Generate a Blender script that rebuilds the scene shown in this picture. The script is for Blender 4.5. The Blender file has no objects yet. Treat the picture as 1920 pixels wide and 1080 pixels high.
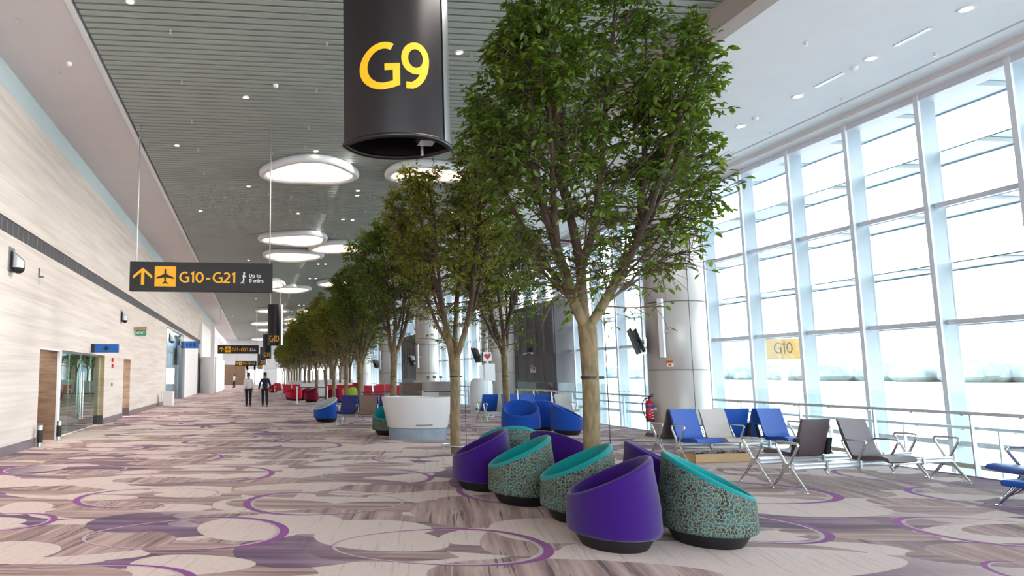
import bpy, bmesh, math, random
import numpy as np
from mathutils import Vector, Matrix, Euler

PI = math.pi
SC = bpy.context.scene
COL = SC.collection
rnd = random.Random(7)

# ------------------------------------------------------------------ camera
CF, CCX, CCY, CH = 1200.0, 585.0, 573.0, 1.65      # focal length and centre in pixels of 1920x1080, eye height
_y = Vector((477 - CCX, -(703 - CCY), -CF)).normalized()
_z = Vector((0, CF * CF / (703 - CCY), -CF)).normalized()
_x = _y.cross(_z).normalized()
CM = Matrix((_x, _y, _z))
cam = bpy.data.cameras.new('camera')
cam_ob = bpy.data.objects.new('camera', cam)
COL.objects.link(cam_ob)
cam.sensor_width = 36
cam.lens = CF * 36 / 1920
cam.shift_x = (960 - CCX) / 1920
cam.shift_y = (CCY - 540) / 1920
cam.clip_end = 3000
cam.clip_start = 0.1
cam_ob.matrix_world = Matrix.Translation((0, 0, CH)) @ CM.to_4x4()
SC.camera = cam_ob


def ray(px, py):
    return CM @ Vector((px - CCX, -(py - CCY), -CF))


def hit(px, py, ax, val):
    """the point of a photo pixel on the plane axis=val (measured positions)"""
    d = ray(px, py)
    o = Vector((0, 0, CH))
    return o + d * ((val - o[ax]) / d[ax])


def fl(px, py):
    return hit(px, py, 2, 0.0)


# ------------------------------------------------------------------ world, exposure
w = bpy.data.worlds.new('world')
SC.world = w
w.use_nodes = True
nt = w.node_tree
bg = nt.nodes['Background']
bg.inputs['Color'].default_value = (0.93, 0.965, 1.0, 1)
bg.inputs['Strength'].default_value = 4.3
SC.view_settings.view_transform = 'Standard'
SC.view_settings.look = 'None'
SC.view_settings.gamma = 1
SC.view_settings.use_curve_mapping = False
SC.view_settings.exposure = 1.13
try:
    SC.cycles.max_bounces = 9
    SC.cycles.diffuse_bounces = 5
    SC.cycles.glossy_bounces = 3
    SC.cycles.transmission_bounces = 4
    SC.cycles.transparent_max_bounces = 14
    SC.cycles.caustics_reflective = False
    SC.cycles.caustics_refractive = False
    SC.cycles.sample_clamp_indirect = 6
    SC.cycles.use_denoising = True
except Exception:
    pass


def portal(name, loc, rot, sx, sy):
    l = bpy.data.lights.new(name, 'AREA')
    l.shape = 'RECTANGLE'
    l.size = sx
    l.size_y = sy
    l.cycles.is_portal = True
    o = bpy.data.objects.new(name, l)
    COL.objects.link(o)
    o.location = loc
    o.rotation_euler = rot
    return o


# daylight enters through the glazed wall (right) and the added glazed rear end
portal('daylight_portal_side', (13.95, 60, 3.2), (0, PI / 2, 0), 8.6, 150)
portal('fill_portal_rear', (4.2, -10.8, 3.8), (PI / 2, 0, 0), 18.4, 7.4)


# added unseen warm fill lights under the ceiling, aimed across at the stone wall
for k in range(16):
    l = bpy.data.lights.new('wall_fill_light', 'AREA')
    l.shape = 'RECTANGLE'
    l.size, l.size_y = 2.6, 5.0
    l.energy = 125
    l.spread = math.radians(84)
    l.color = (1.0, 0.93, 0.86)
    o = bpy.data.objects.new('wall_fill_light', l)
    COL.objects.link(o)
    o.location = (3.0, -3 + k * 7.5, 7.55)
    o.rotation_euler = (0, math.radians(60), 0)

# ------------------------------------------------------------------ materials


def lin(c):
    return tuple(((v / 255) / 12.92 if v / 255 <= 0.04045 else ((v / 255 + 0.055) / 1.055) ** 2.4) for v in c) + (1,)


class NT:
    """tiny node helper"""

    def __init__(s, m):
        s.t = m.node_tree
        s.n = s.t.nodes
        s.l = s.t.links

    def new(s, typ, ins=None, **kw):
        n = s.n.new(typ)
        for k, v in kw.items():
            setattr(n, k, v)
        for k, v in (ins or {}).items():
            s.put(n.inputs[k], v)
        return n

    def put(s, sock, v):
        if isinstance(v, bpy.types.NodeSocket):
            s.l.new(v, sock)
        else:
            sock.default_value = v

    def m(s, op, a, b=0.0, c=None):
        n = s.n.new('ShaderNodeMath')
        n.operation = op
        s.put(n.inputs[0], a)
        s.put(n.inputs[1], b)
        if c is not None:
            s.put(n.inputs[2], c)
        return n.outputs[0]

    def v(s, op, a, b=(0, 0, 0)):
        n = s.n.new('ShaderNodeVectorMath')
        n.operation = op
        s.put(n.inputs[0], a)
        s.put(n.inputs[1], b)
        return n.outputs['Value'] if op in ('LENGTH', 'DOT_PRODUCT') else n.outputs['Vector']

    def mix(s, f, a, b, bt='MIX'):
        n = s.n.new('ShaderNodeMix')
        n.data_type = 'RGBA'
        n.blend_type = bt
        s.put(n.inputs[0], f)
        s.put(n.inputs[6], a)
        s.put(n.inputs[7], b)
        return n.outputs[2]

    def noise(s, vec, scale, detail=3, rough=0.55, dist=0.0):
        n = s.new('ShaderNodeTexNoise', {'Vector': vec, 'Scale': scale, 'Detail': detail, 'Roughness': rough, 'Distortion': dist})
        return n.outputs['Fac']

    def ramp(s, f, stops, interp='LINEAR'):
        n = s.n.new('ShaderNodeValToRGB')
        n.color_ramp.interpolation = interp
        el = n.color_ramp.elements
        while len(el) < len(stops):
            el.new(0.5)
        for e, (p, c) in zip(el, stops):
            e.position = p
            e.color = c if len(c) == 4 else tuple(c) + (1,)
        s.put(n.inputs[0], f)
        return n.outputs[0]

    def step(s, x, lo, hi):
        n = s.n.new('ShaderNodeMapRange')
        n.interpolation_type = 'SMOOTHSTEP'
        s.put(n.inputs[0], x)
        n.inputs[1].default_value = lo
        n.inputs[2].default_value = hi
        return n.outputs[0]


def base(name):
    m = bpy.data.materials.new(name)
    m.use_nodes = True
    h = NT(m)
    b = m.node_tree.nodes['Principled BSDF']
    return m, h, b


def mat(name, rgb, rough=0.6, metal=0.0, var=0.06, scale=6.0, bump=0.0, bscale=60.0, spec=0.5, sheen=0.0, coat=0.0, emit=None, estr=0.0):
    m, h, b = base(name)
    tc = h.new('ShaderNodeTexCoord').outputs['Object']
    c = lin(rgb)
    n = h.noise(tc, scale, 3)
    lo = tuple(max(0, v * (1 - var)) for v in c[:3]) + (1,)
    hi = tuple(min(1, v * (1 + var)) for v in c[:3]) + (1,)
    h.put(b.inputs['Base Color'], h.ramp(n, [(0.3, lo), (0.7, hi)]))
    b.inputs['Roughness'].default_value = rough
    b.inputs['Metallic'].default_value = metal
    b.inputs['Specular IOR Level'].default_value = spec
    b.inputs['Sheen Weight'].default_value = sheen
    b.inputs['Coat Weight'].default_value = coat
    if bump:
        bn = h.new('ShaderNodeBump', {'Height': h.noise(tc, bscale, 2), 'Strength': bump, 'Distance': 0.01})
        h.l.new(bn.outputs[0], b.inputs['Normal'])
    if emit:
        b.inputs['Emission Color'].default_value = lin(emit)
        b.inputs['Emission Strength'].default_value = estr
    return m


def glass_mat(name, tint, refl=0.08, rough=0.0, alpha=0.9):
    """thin architectural glass: mostly transparent with a sheen that grows at grazing angles"""
    m, h, b = base(name)
    out = m.node_tree.nodes['Material Output']
    h.n.remove(b)
    tc = h.new('ShaderNodeTexCoord').outputs['Object']
    tr = h.new('ShaderNodeBsdfTransparent', {'Color': h.mix(h.noise(tc, 0.7), lin(tint), tuple(min(1, v * 1.02) for v in lin(tint)[:3]) + (1,))})
    gl = h.new('ShaderNodeBsdfGlossy', {'Color': (0.9, 0.97, 1, 1), 'Roughness': rough})
    lw = h.new('ShaderNodeLayerWeight', {'Blend': 0.25})
    f = h.m('MULTIPLY_ADD', lw.outputs['Fresnel'], 1 - alpha, refl)
    mx = h.new('ShaderNodeMixShader')
    h.put(mx.inputs[0], f)
    h.l.new(tr.outputs[0], mx.inputs[1])
    h.l.new(gl.outputs[0], mx.inputs[2])
    h.l.new(mx.outputs[0], out.inputs['Surface'])
    return m


M = {}
M['white_paint'] = mat('white_paint', (226, 226, 228), 0.7, var=0.02, scale=1.5)
M['soffit'] = mat('soffit_paint', (214, 208, 208), 0.75, var=0.02, scale=1.0)
M['soffit_edge'] = mat('soffit_edge', (228, 230, 234), 0.5, var=0.02)
M['pale_blue'] = mat('pale_blue_paint', (192, 208, 212), 0.7, var=0.02, scale=1)
M['slat'] = mat('ceiling_slat', (160, 168, 160), 0.55, var=0.04, scale=0.8)
M['slat_back'] = mat('ceiling_slat_back', (60, 62, 60), 0.9)
M['beam'] = mat('beam_paint', (172, 160, 152), 0.8, var=0.03, scale=1)
M['steel'] = mat('brushed_steel', (196, 198, 200), 0.32, 1.0, var=0.04, scale=20)
M['polished'] = mat('polished_aluminium', (214, 214, 212), 0.22, 1.0, var=0.03, scale=20)
M['alu'] = mat('satin_aluminium', (216, 218, 222), 0.42, 0.7, var=0.03, scale=10)
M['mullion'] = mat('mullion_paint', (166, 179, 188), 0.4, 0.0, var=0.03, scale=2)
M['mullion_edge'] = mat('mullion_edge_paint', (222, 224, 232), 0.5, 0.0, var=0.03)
M['transom'] = mat('transom_paint', (214, 214, 222), 0.45, 0.0, var=0.03)
M['shade_glass'] = mat('fritted_shade', (140, 154, 160), 0.35, var=0.04, scale=3)
M['shade_rib'] = mat('shade_bracket', (108, 122, 130), 0.5)
M['black'] = mat('black_plastic', (24, 22, 26), 0.5, var=0.1)
M['plinth'] = mat('black_plinth', (18, 16, 20), 0.55, var=0.1)
M['skirting'] = mat('skirting', (120, 112, 118), 0.35, 0.1, var=0.08, scale=3)
M['skirting_dark'] = mat('skirting_dark', (70, 60, 58), 0.4, var=0.1)
M['dark_grille'] = mat('dark_grille', (82, 82, 86), 0.6, 0.2, var=0.12, scale=5)
_h = NT(M['dark_grille'])
_s = _h.new('ShaderNodeSeparateXYZ', {0: _h.new('ShaderNodeTexCoord').outputs['Object']})
_l = _h.m('LESS_THAN', _h.m('FRACT', _h.m('DIVIDE', _s.outputs[1], 0.305)), 0.05)
_b = M['dark_grille'].node_tree.nodes['Principled BSDF']
_h.put(_b.inputs['Base Color'], _h.mix(_l, _b.inputs['Base Color'].links[0].from_socket, lin((150, 150, 156))))
M['grille_fin'] = mat('grille_fin', (132, 134, 140), 0.5, 0.2, var=0.05)
M['sign_brown'] = mat('sign_dark_brown', (24, 16, 18), 0.34, 0.25, var=0.05, scale=3)
M['sign_face'] = mat('sign_face_dark', (26, 17, 20), 0.55, var=0.04)
M['yellow'] = mat('sign_yellow', (246, 176, 0), 0.5, var=0.02)
M['outdoor_yellow'] = mat('outdoor_sign_yellow', (122, 96, 42), 0.6)
M['sign_white'] = mat('sign_white', (240, 238, 236), 0.5, var=0.02)
M['blue_sign'] = mat('blue_sign', (10, 96, 178), 0.45, var=0.03)
M['blue_sign_dark'] = mat('blue_sign_dark', (12, 30, 70), 0.45)
M['green_sign'] = mat('green_sign', (60, 160, 120), 0.45, var=0.03)
M['red'] = mat('red_paint', (200, 26, 40), 0.35, var=0.05)
M['purple'] = mat('purple_felt', (50, 11, 100), 0.95, var=0.06, scale=30, bump=0.15, bscale=900, spec=0.15, sheen=0.25)
M['teal'] = mat('teal_felt', (6, 132, 134), 0.95, var=0.06, scale=30, bump=0.15, bscale=900, spec=0.15, sheen=0.2)
M['pod_blue'] = mat('blue_felt', (28, 74, 164), 0.95, var=0.05, scale=30, bump=0.15, bscale=900, spec=0.15, sheen=0.2)
M['pod_red'] = mat('red_felt', (186, 16, 44), 0.95, var=0.05, scale=30, spec=0.15, sheen=0.2)
M['pod_maroon'] = mat('maroon_felt', (120, 14, 48), 0.95, var=0.05, scale=30, spec=0.15, sheen=0.2)
M['pod_lime'] = mat('lime_felt', (150, 176, 40), 0.95, var=0.05, scale=30, spec=0.15, sheen=0.2)
M['pod_orange'] = mat('orange_felt', (220, 100, 16), 0.95, var=0.05, scale=30, spec=0.15, sheen=0.2)
M['pod_grey'] = mat('pale_grey_felt', (178, 186, 190), 0.95, var=0.05, scale=30, spec=0.15, sheen=0.2)
M['magenta'] = mat('magenta_leather', (190, 24, 120), 0.55, var=0.05)
M['seat_blue'] = mat('blue_leather', (12, 76, 170), 0.42, var=0.05, scale=5, bump=0.08, bscale=250)
M['seat_navy'] = mat('navy_leather', (22, 34, 108), 0.42, var=0.05, scale=5, bump=0.08, bscale=250)
M['seat_grey'] = mat('grey_leather', (186, 176, 170), 0.5, var=0.05, scale=5, bump=0.08, bscale=250)
M['seat_dark'] = mat('dark_brown_leather', (92, 78, 82), 0.5, var=0.06, scale=5, bump=0.1, bscale=250)
M['seat_red'] = mat('red_leather', (186, 18, 44), 0.45, var=0.05, scale=5)
M['seat_tan'] = mat('taupe_leather', (134, 110, 98), 0.5, var=0.05, scale=5)
M['cardboard'] = mat('cardboard', (204, 170, 130), 0.85, var=0.05, scale=4)
M['charcoal'] = mat('charcoal_panel', (98, 94, 96), 0.5, 0.3, var=0.08, scale=2)
M['charcoal_light'] = mat('charcoal_rib', (130, 126, 128), 0.45, 0.3, var=0.08, scale=2)
M['counter'] = mat('white_laminate', (206, 203, 202), 0.35, var=0.015, scale=2, coat=0.2)
M['counter_base'] = mat('blue_grey_stone', (134, 144, 158), 0.45, var=0.12, scale=5)
M['column'] = mat('column_cladding', (200, 193, 188), 0.36, 0.12, var=0.03, scale=1)
M['joint'] = mat('column_joint', (92, 86, 84), 0.6)
M['concrete'] = mat('apron_concrete', (196, 196, 194), 0.9, var=0.06, scale=0.05)
M['grass'] = mat('airfield_grass', (202, 200, 178), 0.95, var=0.08, scale=0.02)
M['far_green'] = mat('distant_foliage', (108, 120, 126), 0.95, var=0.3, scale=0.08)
M['ramp_floor'] = mat('ramp_floor', (214, 214, 212), 0.5, var=0.03, scale=1)
M['tan_trim'] = mat('tan_trim', (158, 138, 118), 0.5, var=0.05)
M['skin'] = mat('skin', (176, 126, 100), 0.6)
M['hair'] = mat('black_hair', (20, 16, 16), 0.6)
M['white_shirt'] = mat('white_shirt', (222, 218, 218), 0.85)
M['navy_shirt'] = mat('navy_shirt', (24, 30, 56), 0.85)
M['trousers'] = mat('black_trousers', (22, 22, 32), 0.85)
M['lamp_glow'] = mat('warm_diffuser', (255, 236, 214), 0.6, emit=(255, 226, 190), estr=0.75)
M['down_glow'] = mat('downlight_glow', (255, 244, 225), 0.6, emit=(255, 236, 205), estr=9.0)
M['window_glass'] = glass_mat('window_glass', (244, 250, 252), 0.03, alpha=0.75)
M['rail_glass'] = glass_mat('balustrade_glass', (246, 252, 252), 0.05, alpha=0.7)
M['door_glass'] = glass_mat('green_door_glass', (186, 214, 204), 0.34, alpha=0.45)
M['shop_glass'] = glass_mat('pale_partition_glass', (222, 234, 240), 0.10, alpha=0.7)
M['screen'] = mat('black_screen', (14, 14, 18), 0.55, var=0.05)
M['paper'] = mat('white_panel', (236, 236, 236), 0.5, var=0.02)
M['room_teal'] = mat('pale_green_room_paint', (178, 206, 196), 0.7, var=0.03)


def stone(name, a, b_, joints=True):
    m, h, b = base(name)
    tc = h.new('ShaderNodeTexCoord').outputs['Object']
    s = h.v('MULTIPLY', tc, (1.0, 0.16, 3.2))
    n1 = h.noise(s, 1.6, 5, 0.6, 0.25)
    n2 = h.noise(h.v('MULTIPLY', tc, (1, 0.25, 14)), 1.5, 3, 0.6, 0.1)
    f = h.m('ADD', h.m('MULTIPLY', n1, 0.62), h.m('MULTIPLY', n2, 0.38))
    c = h.ramp(f, [(0.34, lin(b_)), (0.47, tuple((p + q) / 2 for p, q in zip(lin(a), lin(b_)))), (0.6, lin(a))])
    if joints:
        br = h.new('ShaderNodeSeparateXYZ', {0: tc})
        jz = h.m('ABSOLUTE', h.m('SUBTRACT', h.m('FRACT', h.m('DIVIDE', br.outputs[2], 0.76)), 0.5))
        line = h.m('GREATER_THAN', jz, 0.4945)
        jy = h.m('ABSOLUTE', h.m('SUBTRACT', h.m('FRACT', h.m('DIVIDE', br.outputs[1], 1.55)), 0.5))
        line = h.m('MAXIMUM', line, h.m('GREATER_THAN', jy, 0.498))
        c = h.mix(h.m('MULTIPLY', line, 0.16), c, (0.28, 0.25, 0.22, 1))
    h.put(b.inputs['Base Color'], c)
    b.inputs['Roughness'].default_value = 0.55
    return m


M['travertine'] = stone('pale_travertine', (220, 212, 205), (194, 184, 177))
M['brown_stone'] = stone('brown_travertine', (150, 122, 98), (104, 82, 66), False)
M['tan_stone'] = stone('tan_travertine', (196, 170, 134), (158, 132, 104), False)


def circuit_fabric():
    """teal-grey upholstery printed with pale overlapping ring and street-map lines"""
    m, h, b = base('printed_map_fabric')
    tc = h.new('ShaderNodeTexCoord').outputs['Object']
    sp = h.new('ShaderNodeSeparateXYZ', {0: tc})
    ang = h.m('ARCTAN2', sp.outputs[1], sp.outputs[0])
    u = h.m('MULTIPLY', ang, 0.5)
    uv = h.new('ShaderNodeCombineXYZ', {0: u, 1: sp.outputs[2], 2: 0.0}).outputs[0]
    lines = None
    for sc, off in ((6.5, 0.0), (11.0, 3.7)):
        vo = h.new('ShaderNodeTexVoronoi', {'Vector': h.v('ADD', uv, (off, off, 0)), 'Scale': sc, 'Randomness': 0.6}, voronoi_dimensions='2D')
        d = vo.outputs['Distance']
        rings = h.m('ABSOLUTE', h.m('SUBTRACT', h.m('FRACT', h.m('MULTIPLY', d, 4.2)), 0.5))
        r = h.m('LESS_THAN', rings, 0.06)
        lines = r if lines is None else h.m('MAXIMUM', lines, r)
    ve = h.new('ShaderNodeTexVoronoi', {'Vector': uv, 'Scale': 22.0, 'Randomness': 0.8}, voronoi_dimensions='2D', feature='DISTANCE_TO_EDGE')
    lines = h.m('MAXIMUM', h.m('MULTIPLY', lines, 0.75), h.m('MULTIPLY', h.m('LESS_THAN', ve.outputs['Distance'], 0.05), 0.65))
    cell = h.new('ShaderNodeTexVoronoi', {'Vector': uv, 'Scale': 16.0, 'Randomness': 0.5}, voronoi_dimensions='2D').outputs['Color']
    cellr = h.new('ShaderNodeSeparateColor', {0: cell}).outputs[0]
    bg_ = h.ramp(cellr, [(0.0, lin((34, 44, 50))), (0.35, lin((54, 70, 74))), (0.75, lin((52, 92, 98))), (1.0, lin((30, 38, 50)))])
    c = h.mix(lines, bg_, lin((150, 152, 124)))
    h.put(b.inputs['Base Color'], c)
    b.inputs['Roughness'].default_value = 0.9
    b.inputs['Specular IOR Level'].default_value = 0.2
    return m


M['circuit'] = circuit_fabric()


def leaf_mat(name, dark, light, yellow):
    m, h, b = base(name)
    out = m.node_tree.nodes['Material Output']
    tc = h.new('ShaderNodeTexCoord').outputs['Object']
    gi = h.new('ShaderNodeNewGeometry').outputs['Random Per Island']
    c = h.ramp(gi, [(0.0, lin(dark)), (0.55, lin(light)), (0.93, lin(light)), (0.97, lin(yellow))])
    n = h.noise(tc, 1.1, 2)
    c = h.mix(h.m('MULTIPLY', n, 0.35), c, lin(yellow), 'MIX')
    h.put(b.inputs['Base Color'], c)
    b.inputs['Roughness'].default_value = 0.42
    tl = h.new('ShaderNodeBsdfTranslucent', {'Color': h.mix(0.5, c, lin((150, 190, 40)))})
    mx = h.new('ShaderNodeMixShader', {0: 0.34})
    h.l.new(b.outputs[0], mx.inputs[1])
    h.l.new(tl.outputs[0], mx.inputs[2])
    h.l.new(mx.outputs[0], out.inputs['Surface'])
    return m


M['leaf'] = leaf_mat('ficus_leaf', (20, 42, 12), (62, 98, 26), (136, 144, 40))
M['leaf_warm_lit'] = leaf_mat('warm_lit_leaf', (52, 60, 16), (122, 124, 44), (176, 156, 62))  # ficus leaf copy with the warm light on farther crowns put into its colour


def bark_mat():
    m, h, b = base('smooth_bark')
    tc = h.new('ShaderNodeTexCoord').outputs['Object']
    n = h.noise(h.v('MULTIPLY', tc, (1, 1, 0.35)), 14, 4)
    sp = h.new('ShaderNodeSeparateXYZ', {0: tc})
    c = h.ramp(n, [(0.3, lin((92, 76, 54))), (0.6, lin((136, 116, 84)))])
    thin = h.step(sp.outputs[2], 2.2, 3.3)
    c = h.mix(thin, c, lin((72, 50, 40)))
    h.put(b.inputs['Base Color'], c)
    b.inputs['Roughness'].default_value = 0.75
    bn = h.new('ShaderNodeBump', {'Height': n, 'Strength': 0.4, 'Distance': 0.01})
    h.l.new(bn.outputs[0], b.inputs['Normal'])
    return m


M['bark'] = bark_mat()



# rings woven into the carpet: left, right, top, bottom points in the photo -> measured on the floor; side where the purple band swells
RINGS = [((150, 1010), (541, 992), (400, 970), (330, 1031), 1), ((625, 1036), (1042, 1028), (850, 984), (880, 1050), 1),
         ((137, 940), (410, 921), (300, 915), (200, 951), -1), ((455, 948), (760, 941), (610, 920), (600, 962), -1),
         ((280, 886), (515, 885), (420, 877), (430, 904), 1), ((1150, 925), (1550, 921), (1460, 903), (1400, 946), 1),
         ((1180, 985), (1511, 983), (1400, 963), (1350, 1028), 1), ((1728, 930), (2040, 935), (1830, 912), (1850, 956), -1),
         ((1735, 1000), (2100, 1005), (1880, 962), (1950, 1024), -1), ((-190, 985), (108, 974), (0, 964), (-40, 998), 1),
         ((-120, 1085), (372, 1085), (150, 1062), (120, 1130), 1), ((600, 895), (812, 893), (740, 880), (720, 906), 1),
         ((700, 862), (830, 858), (780, 852), (760, 868), -1), ((1040, 835), (1190, 834), (1120, 828), (1120, 842), 1),
         ((1590, 893), (1800, 893), (1680, 878), (1700, 905), -1), ((0, 880), (240, 878), (160, 870), (100, 890), -1),
         ((250, 858), (420, 856), (340, 850), (340, 866), 1), ((860, 925), (1120, 925), (980, 905), (980, 946), -1),
         ((490, 835), (640, 833), (560, 829), (570, 842), 1), ((1860, 1072), (2160, 1090), (1990, 1050), (2000, 1120), -1)]
# large shapes: (left, right, top, bottom, kind)  kind 0 plain beige, 1 purple, 2 streaked brown
SHAPES = [((-60, 1010), (330, 1012), (150, 985), (120, 1045), 2), ((165, 980), (480, 962), (330, 962), (300, 1000), 1),
          ((440, 1040), (760, 1010), (620, 1000), (600, 1062), 1), ((770, 960), (1060, 962), (930, 935), (930, 990), 2),
          ((1280, 968), (1860, 965), (1560, 940), (1560, 992), 1), ((1440, 1100), (2100, 1075), (1780, 1035), (1760, 1150), 1),
          ((380, 1000), (620, 965), (520, 962), (500, 1012), 0), ((1180, 1062), (1700, 1050), (1440, 1020), (1420, 1085), 0),
          ((240, 1060), (480, 1058), (350, 1040), (350, 1078), 0), ((-80, 1040), (115, 1030), (20, 1015), (30, 1058), 0),
          ((1340, 945), (1670, 955), (1500, 930), (1500, 972), 0), ((600, 990), (835, 1020), (760, 985), (720, 1045), 0),
          ((0, 955), (100, 948), (50, 940), (40, 965), 0), ((905, 1010), (1060, 1025), (960, 985), (980, 1048), 2),
          ((-40, 880), (150, 878), (60, 874), (50, 890), 1), ((1420, 900), (1720, 905), (1560, 893), (1560, 925), 2),
          ((800, 1080), (1350, 1075), (1060, 1048), (1080, 1120), 2), ((930, 1000), (1200, 985), (1050, 970), (1100, 1015), 0),
          ((840, 905), (960, 908), (900, 895), (900, 922), 1), ((1760, 1040), (2000, 1030), (1880, 1018), (1880, 1062), 2)]


def carpet_mat():
    m, h, b = base('swirl_carpet')
    P = h.new('ShaderNodeTexCoord').outputs['Object']
    sep = h.new('ShaderNodeSeparateXYZ', {0: P})
    X, Y = sep.outputs[0], sep.outputs[1]
    fine = h.noise(P, 90, 2)
    blotch = h.noise(P, 1.3, 3)
    # thread-like streaks in two directions
    wob = h.m('MULTIPLY', h.noise(P, 1.6, 2), 0.5)

    def streak(dx, dy, long_, across):
        l = math.hypot(dx, dy)
        dx, dy = dx / l, dy / l
        a = h.m('MULTIPLY', h.v('DOT_PRODUCT', P, (dx, dy, 0)), long_)
        c = h.m('MULTIPLY', h.m('ADD', h.v('DOT_PRODUCT', P, (-dy, dx, 0)), h.m('MULTIPLY', wob, 0.12)), across)
        return h.new('ShaderNodeCombineXYZ', {0: a, 1: c, 2: 0.0}).outputs[0]
    v1 = streak(1, -0.12, 0.30, 13.0)
    v2 = streak(0.3, 1, 0.42, 13.0)
    s1 = h.noise(h.v('MULTIPLY', v1, (1, 0.45, 1)), 1.0, 3, 0.55)
    s2 = h.noise(h.v('MULTIPLY', v2, (1, 0.45, 1)), 1.0, 3, 0.55)
    s1b = h.noise(h.v('ADD', v1, (7, 31, 0)), 1.6, 2, 0.5)
    s2b = h.noise(h.v('ADD', v2, (17, 3, 0)), 1.5, 2, 0.5)
    linen = h.m('MULTIPLY', h.noise(h.v('MULTIPLY', P, (14, 120, 1)), 1.0, 1), h.noise(h.v('MULTIPLY', P, (120, 14, 1)), 1.0, 1))
    beige = h.mix(fine, lin((204, 180, 173)), lin((220, 197, 189)))
    beige = h.mix(h.m('MULTIPLY', h.m('GREATER_THAN', s2b, 0.60), 0.22), beige, lin((128, 102, 96)))

    def streaky(s, sb):
        c = h.ramp(s, [(0.30, lin((88, 58, 62))), (0.40, lin((138, 104, 100))), (0.52, lin((168, 134, 127))), (0.68, lin((194, 164, 155)))])
        c = h.mix(h.m('MULTIPLY', h.m('LESS_THAN', sb, 0.36), 0.55), c, lin((198, 174, 164)))
        return h.mix(h.m('MULTIPLY', h.m('GREATER_THAN', sb, 0.645), 0.85), c, lin((52, 32, 40)))
    brown1 = streaky(s1, s1b)
    brown2 = streaky(s2, s2b)
    purple = h.ramp(s1, [(0.3, lin((56, 20, 58))), (0.5, lin((92, 50, 90))), (0.68, lin((142, 98, 134)))])
    mauve = h.ramp(s1, [(0.3, lin((82, 50, 64))), (0.55, lin((130, 96, 100))), (0.7, lin((172, 142, 138)))])

    def cells(ang, sx, sy, off, rad, rnd_=0.85):
        """egg-shaped patches, one per cell; returns mask, random value, signed position along the shape"""
        ca, sa = math.cos(ang), math.sin(ang)
        q = h.new('ShaderNodeCombineXYZ', {0: h.m('ADD', h.v('DOT_PRODUCT', P, (ca * sx, sa * sx, 0)), off),
                                           1: h.m('ADD', h.v('DOT_PRODUCT', P, (-sa * sy, ca * sy, 0)), off * 0.7), 2: 0.0}).outputs[0]
        vo = h.new('ShaderNodeTexVoronoi', {'Vector': q, 'Scale': 1.0, 'Randomness': rnd_}, voronoi_dimensions='2D')
        D = h.v('SUBTRACT', q, vo.outputs['Position'])
        rc = h.new('ShaderNodeSeparateColor', {0: vo.outputs['Color']})
        sd = h.new('ShaderNodeSeparateXYZ', {0: D})
        egg = h.m('MULTIPLY_ADD', sd.outputs[0], h.m('MULTIPLY_ADD', rc.outputs[2], 1.6, -0.8), 1.0)
        vy = h.m('MULTIPLY', h.m('ADD', sd.outputs[1], h.m('MULTIPLY', sd.outputs[0], h.m('MULTIPLY_ADD', rc.outputs[1], 0.6, -0.3))), egg)
        r2 = h.m('ADD', h.m('POWER', h.m('ABSOLUTE', sd.outputs[0]), 2.0), h.m('POWER', h.m('ABSOLUTE', vy), 2.0))
        return h.m('LESS_THAN', r2, rad * rad), rc.outputs[0], rc.outputs[1], sd.outputs[0], r2

    # ground: large patches of brown and mauve streaks
    mk, ra, rb, sx_, r2 = cells(0.12, 0.42, 0.85, 3.3, 0.75)
    col = h.mix(h.m('GREATER_THAN', ra, 0.42), brown1, brown2)
    col = h.mix(h.m('MULTIPLY', h.m('GREATER_THAN', rb, 0.62), h.step(sx_, -0.5, 0.4)), col, mauve)
    # purple patches fading along their length
    mk, ra, rb, sx_, r2 = cells(-0.1, 0.34, 0.95, 11.1, 0.62)
    pm = h.m('MULTIPLY', mk, h.m('GREATER_THAN', ra, 0.55))
    col = h.mix(h.m('MULTIPLY', pm, h.step(sx_, -0.75, 0.1)), col, purple)
    # plain beige eggs over them
    for ang, sx0, sy0, off, rad, thr in ((0.15, 0.46, 1.15, 5.7, 0.50, 0.42), (-0.2, 0.6, 1.5, 23.4, 0.46, 0.5), (0.05, 0.85, 2.0, 41.9, 0.40, 0.62)):
        mk, ra, rb, sx_, r2 = cells(ang, sx0, sy0, off, rad)
        col = h.mix(h.m('MULTIPLY', mk, h.m('GREATER_THAN', ra, thr)), col, beige)
    # streaked eggs on top
    mk, ra, rb, sx_, r2 = cells(-0.12, 0.6, 1.4, 61.2, 0.44)
    col = h.mix(h.m('MULTIPLY', mk, h.m('GREATER_THAN', ra, 0.55)), col, h.mix(h.m('GREATER_THAN', rb, 0.5), brown2, brown1))

    def egg_uv(L, R, T, B, grow=1.0, k=0.0):
        l, r, t, bb = [fl(*p) for p in (L, R, T, B)]
        cx, cy = (l.x + r.x) / 2, (l.y + r.y) / 2
        cy = (t.y + bb.y) / 2 * 0.5 + cy * 0.5
        ang = math.atan2(r.y - l.y, r.x - l.x)
        a = math.hypot(r.x - l.x, r.y - l.y) / 2 * grow
        b_ = abs(t.y - bb.y) / 2 * math.cos(ang) * grow
        ca, sa = math.cos(ang), math.sin(ang)
        u = h.m('SUBTRACT', h.v('DOT_PRODUCT', P, (ca / a, sa / a, 0)), (cx * ca + cy * sa) / a)
        v = h.m('SUBTRACT', h.v('DOT_PRODUCT', P, (-sa / b_, ca / b_, 0)), (-cx * sa + cy * ca) / b_)
        if k:
            v = h.m('MULTIPLY', v, h.m('MULTIPLY_ADD', u, k, 1.0))
        return u, v, a, b_

    def r2_(u, v):
        return h.m('ADD', h.m('MULTIPLY', u, u), h.m('MULTIPLY', v, v))
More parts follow.
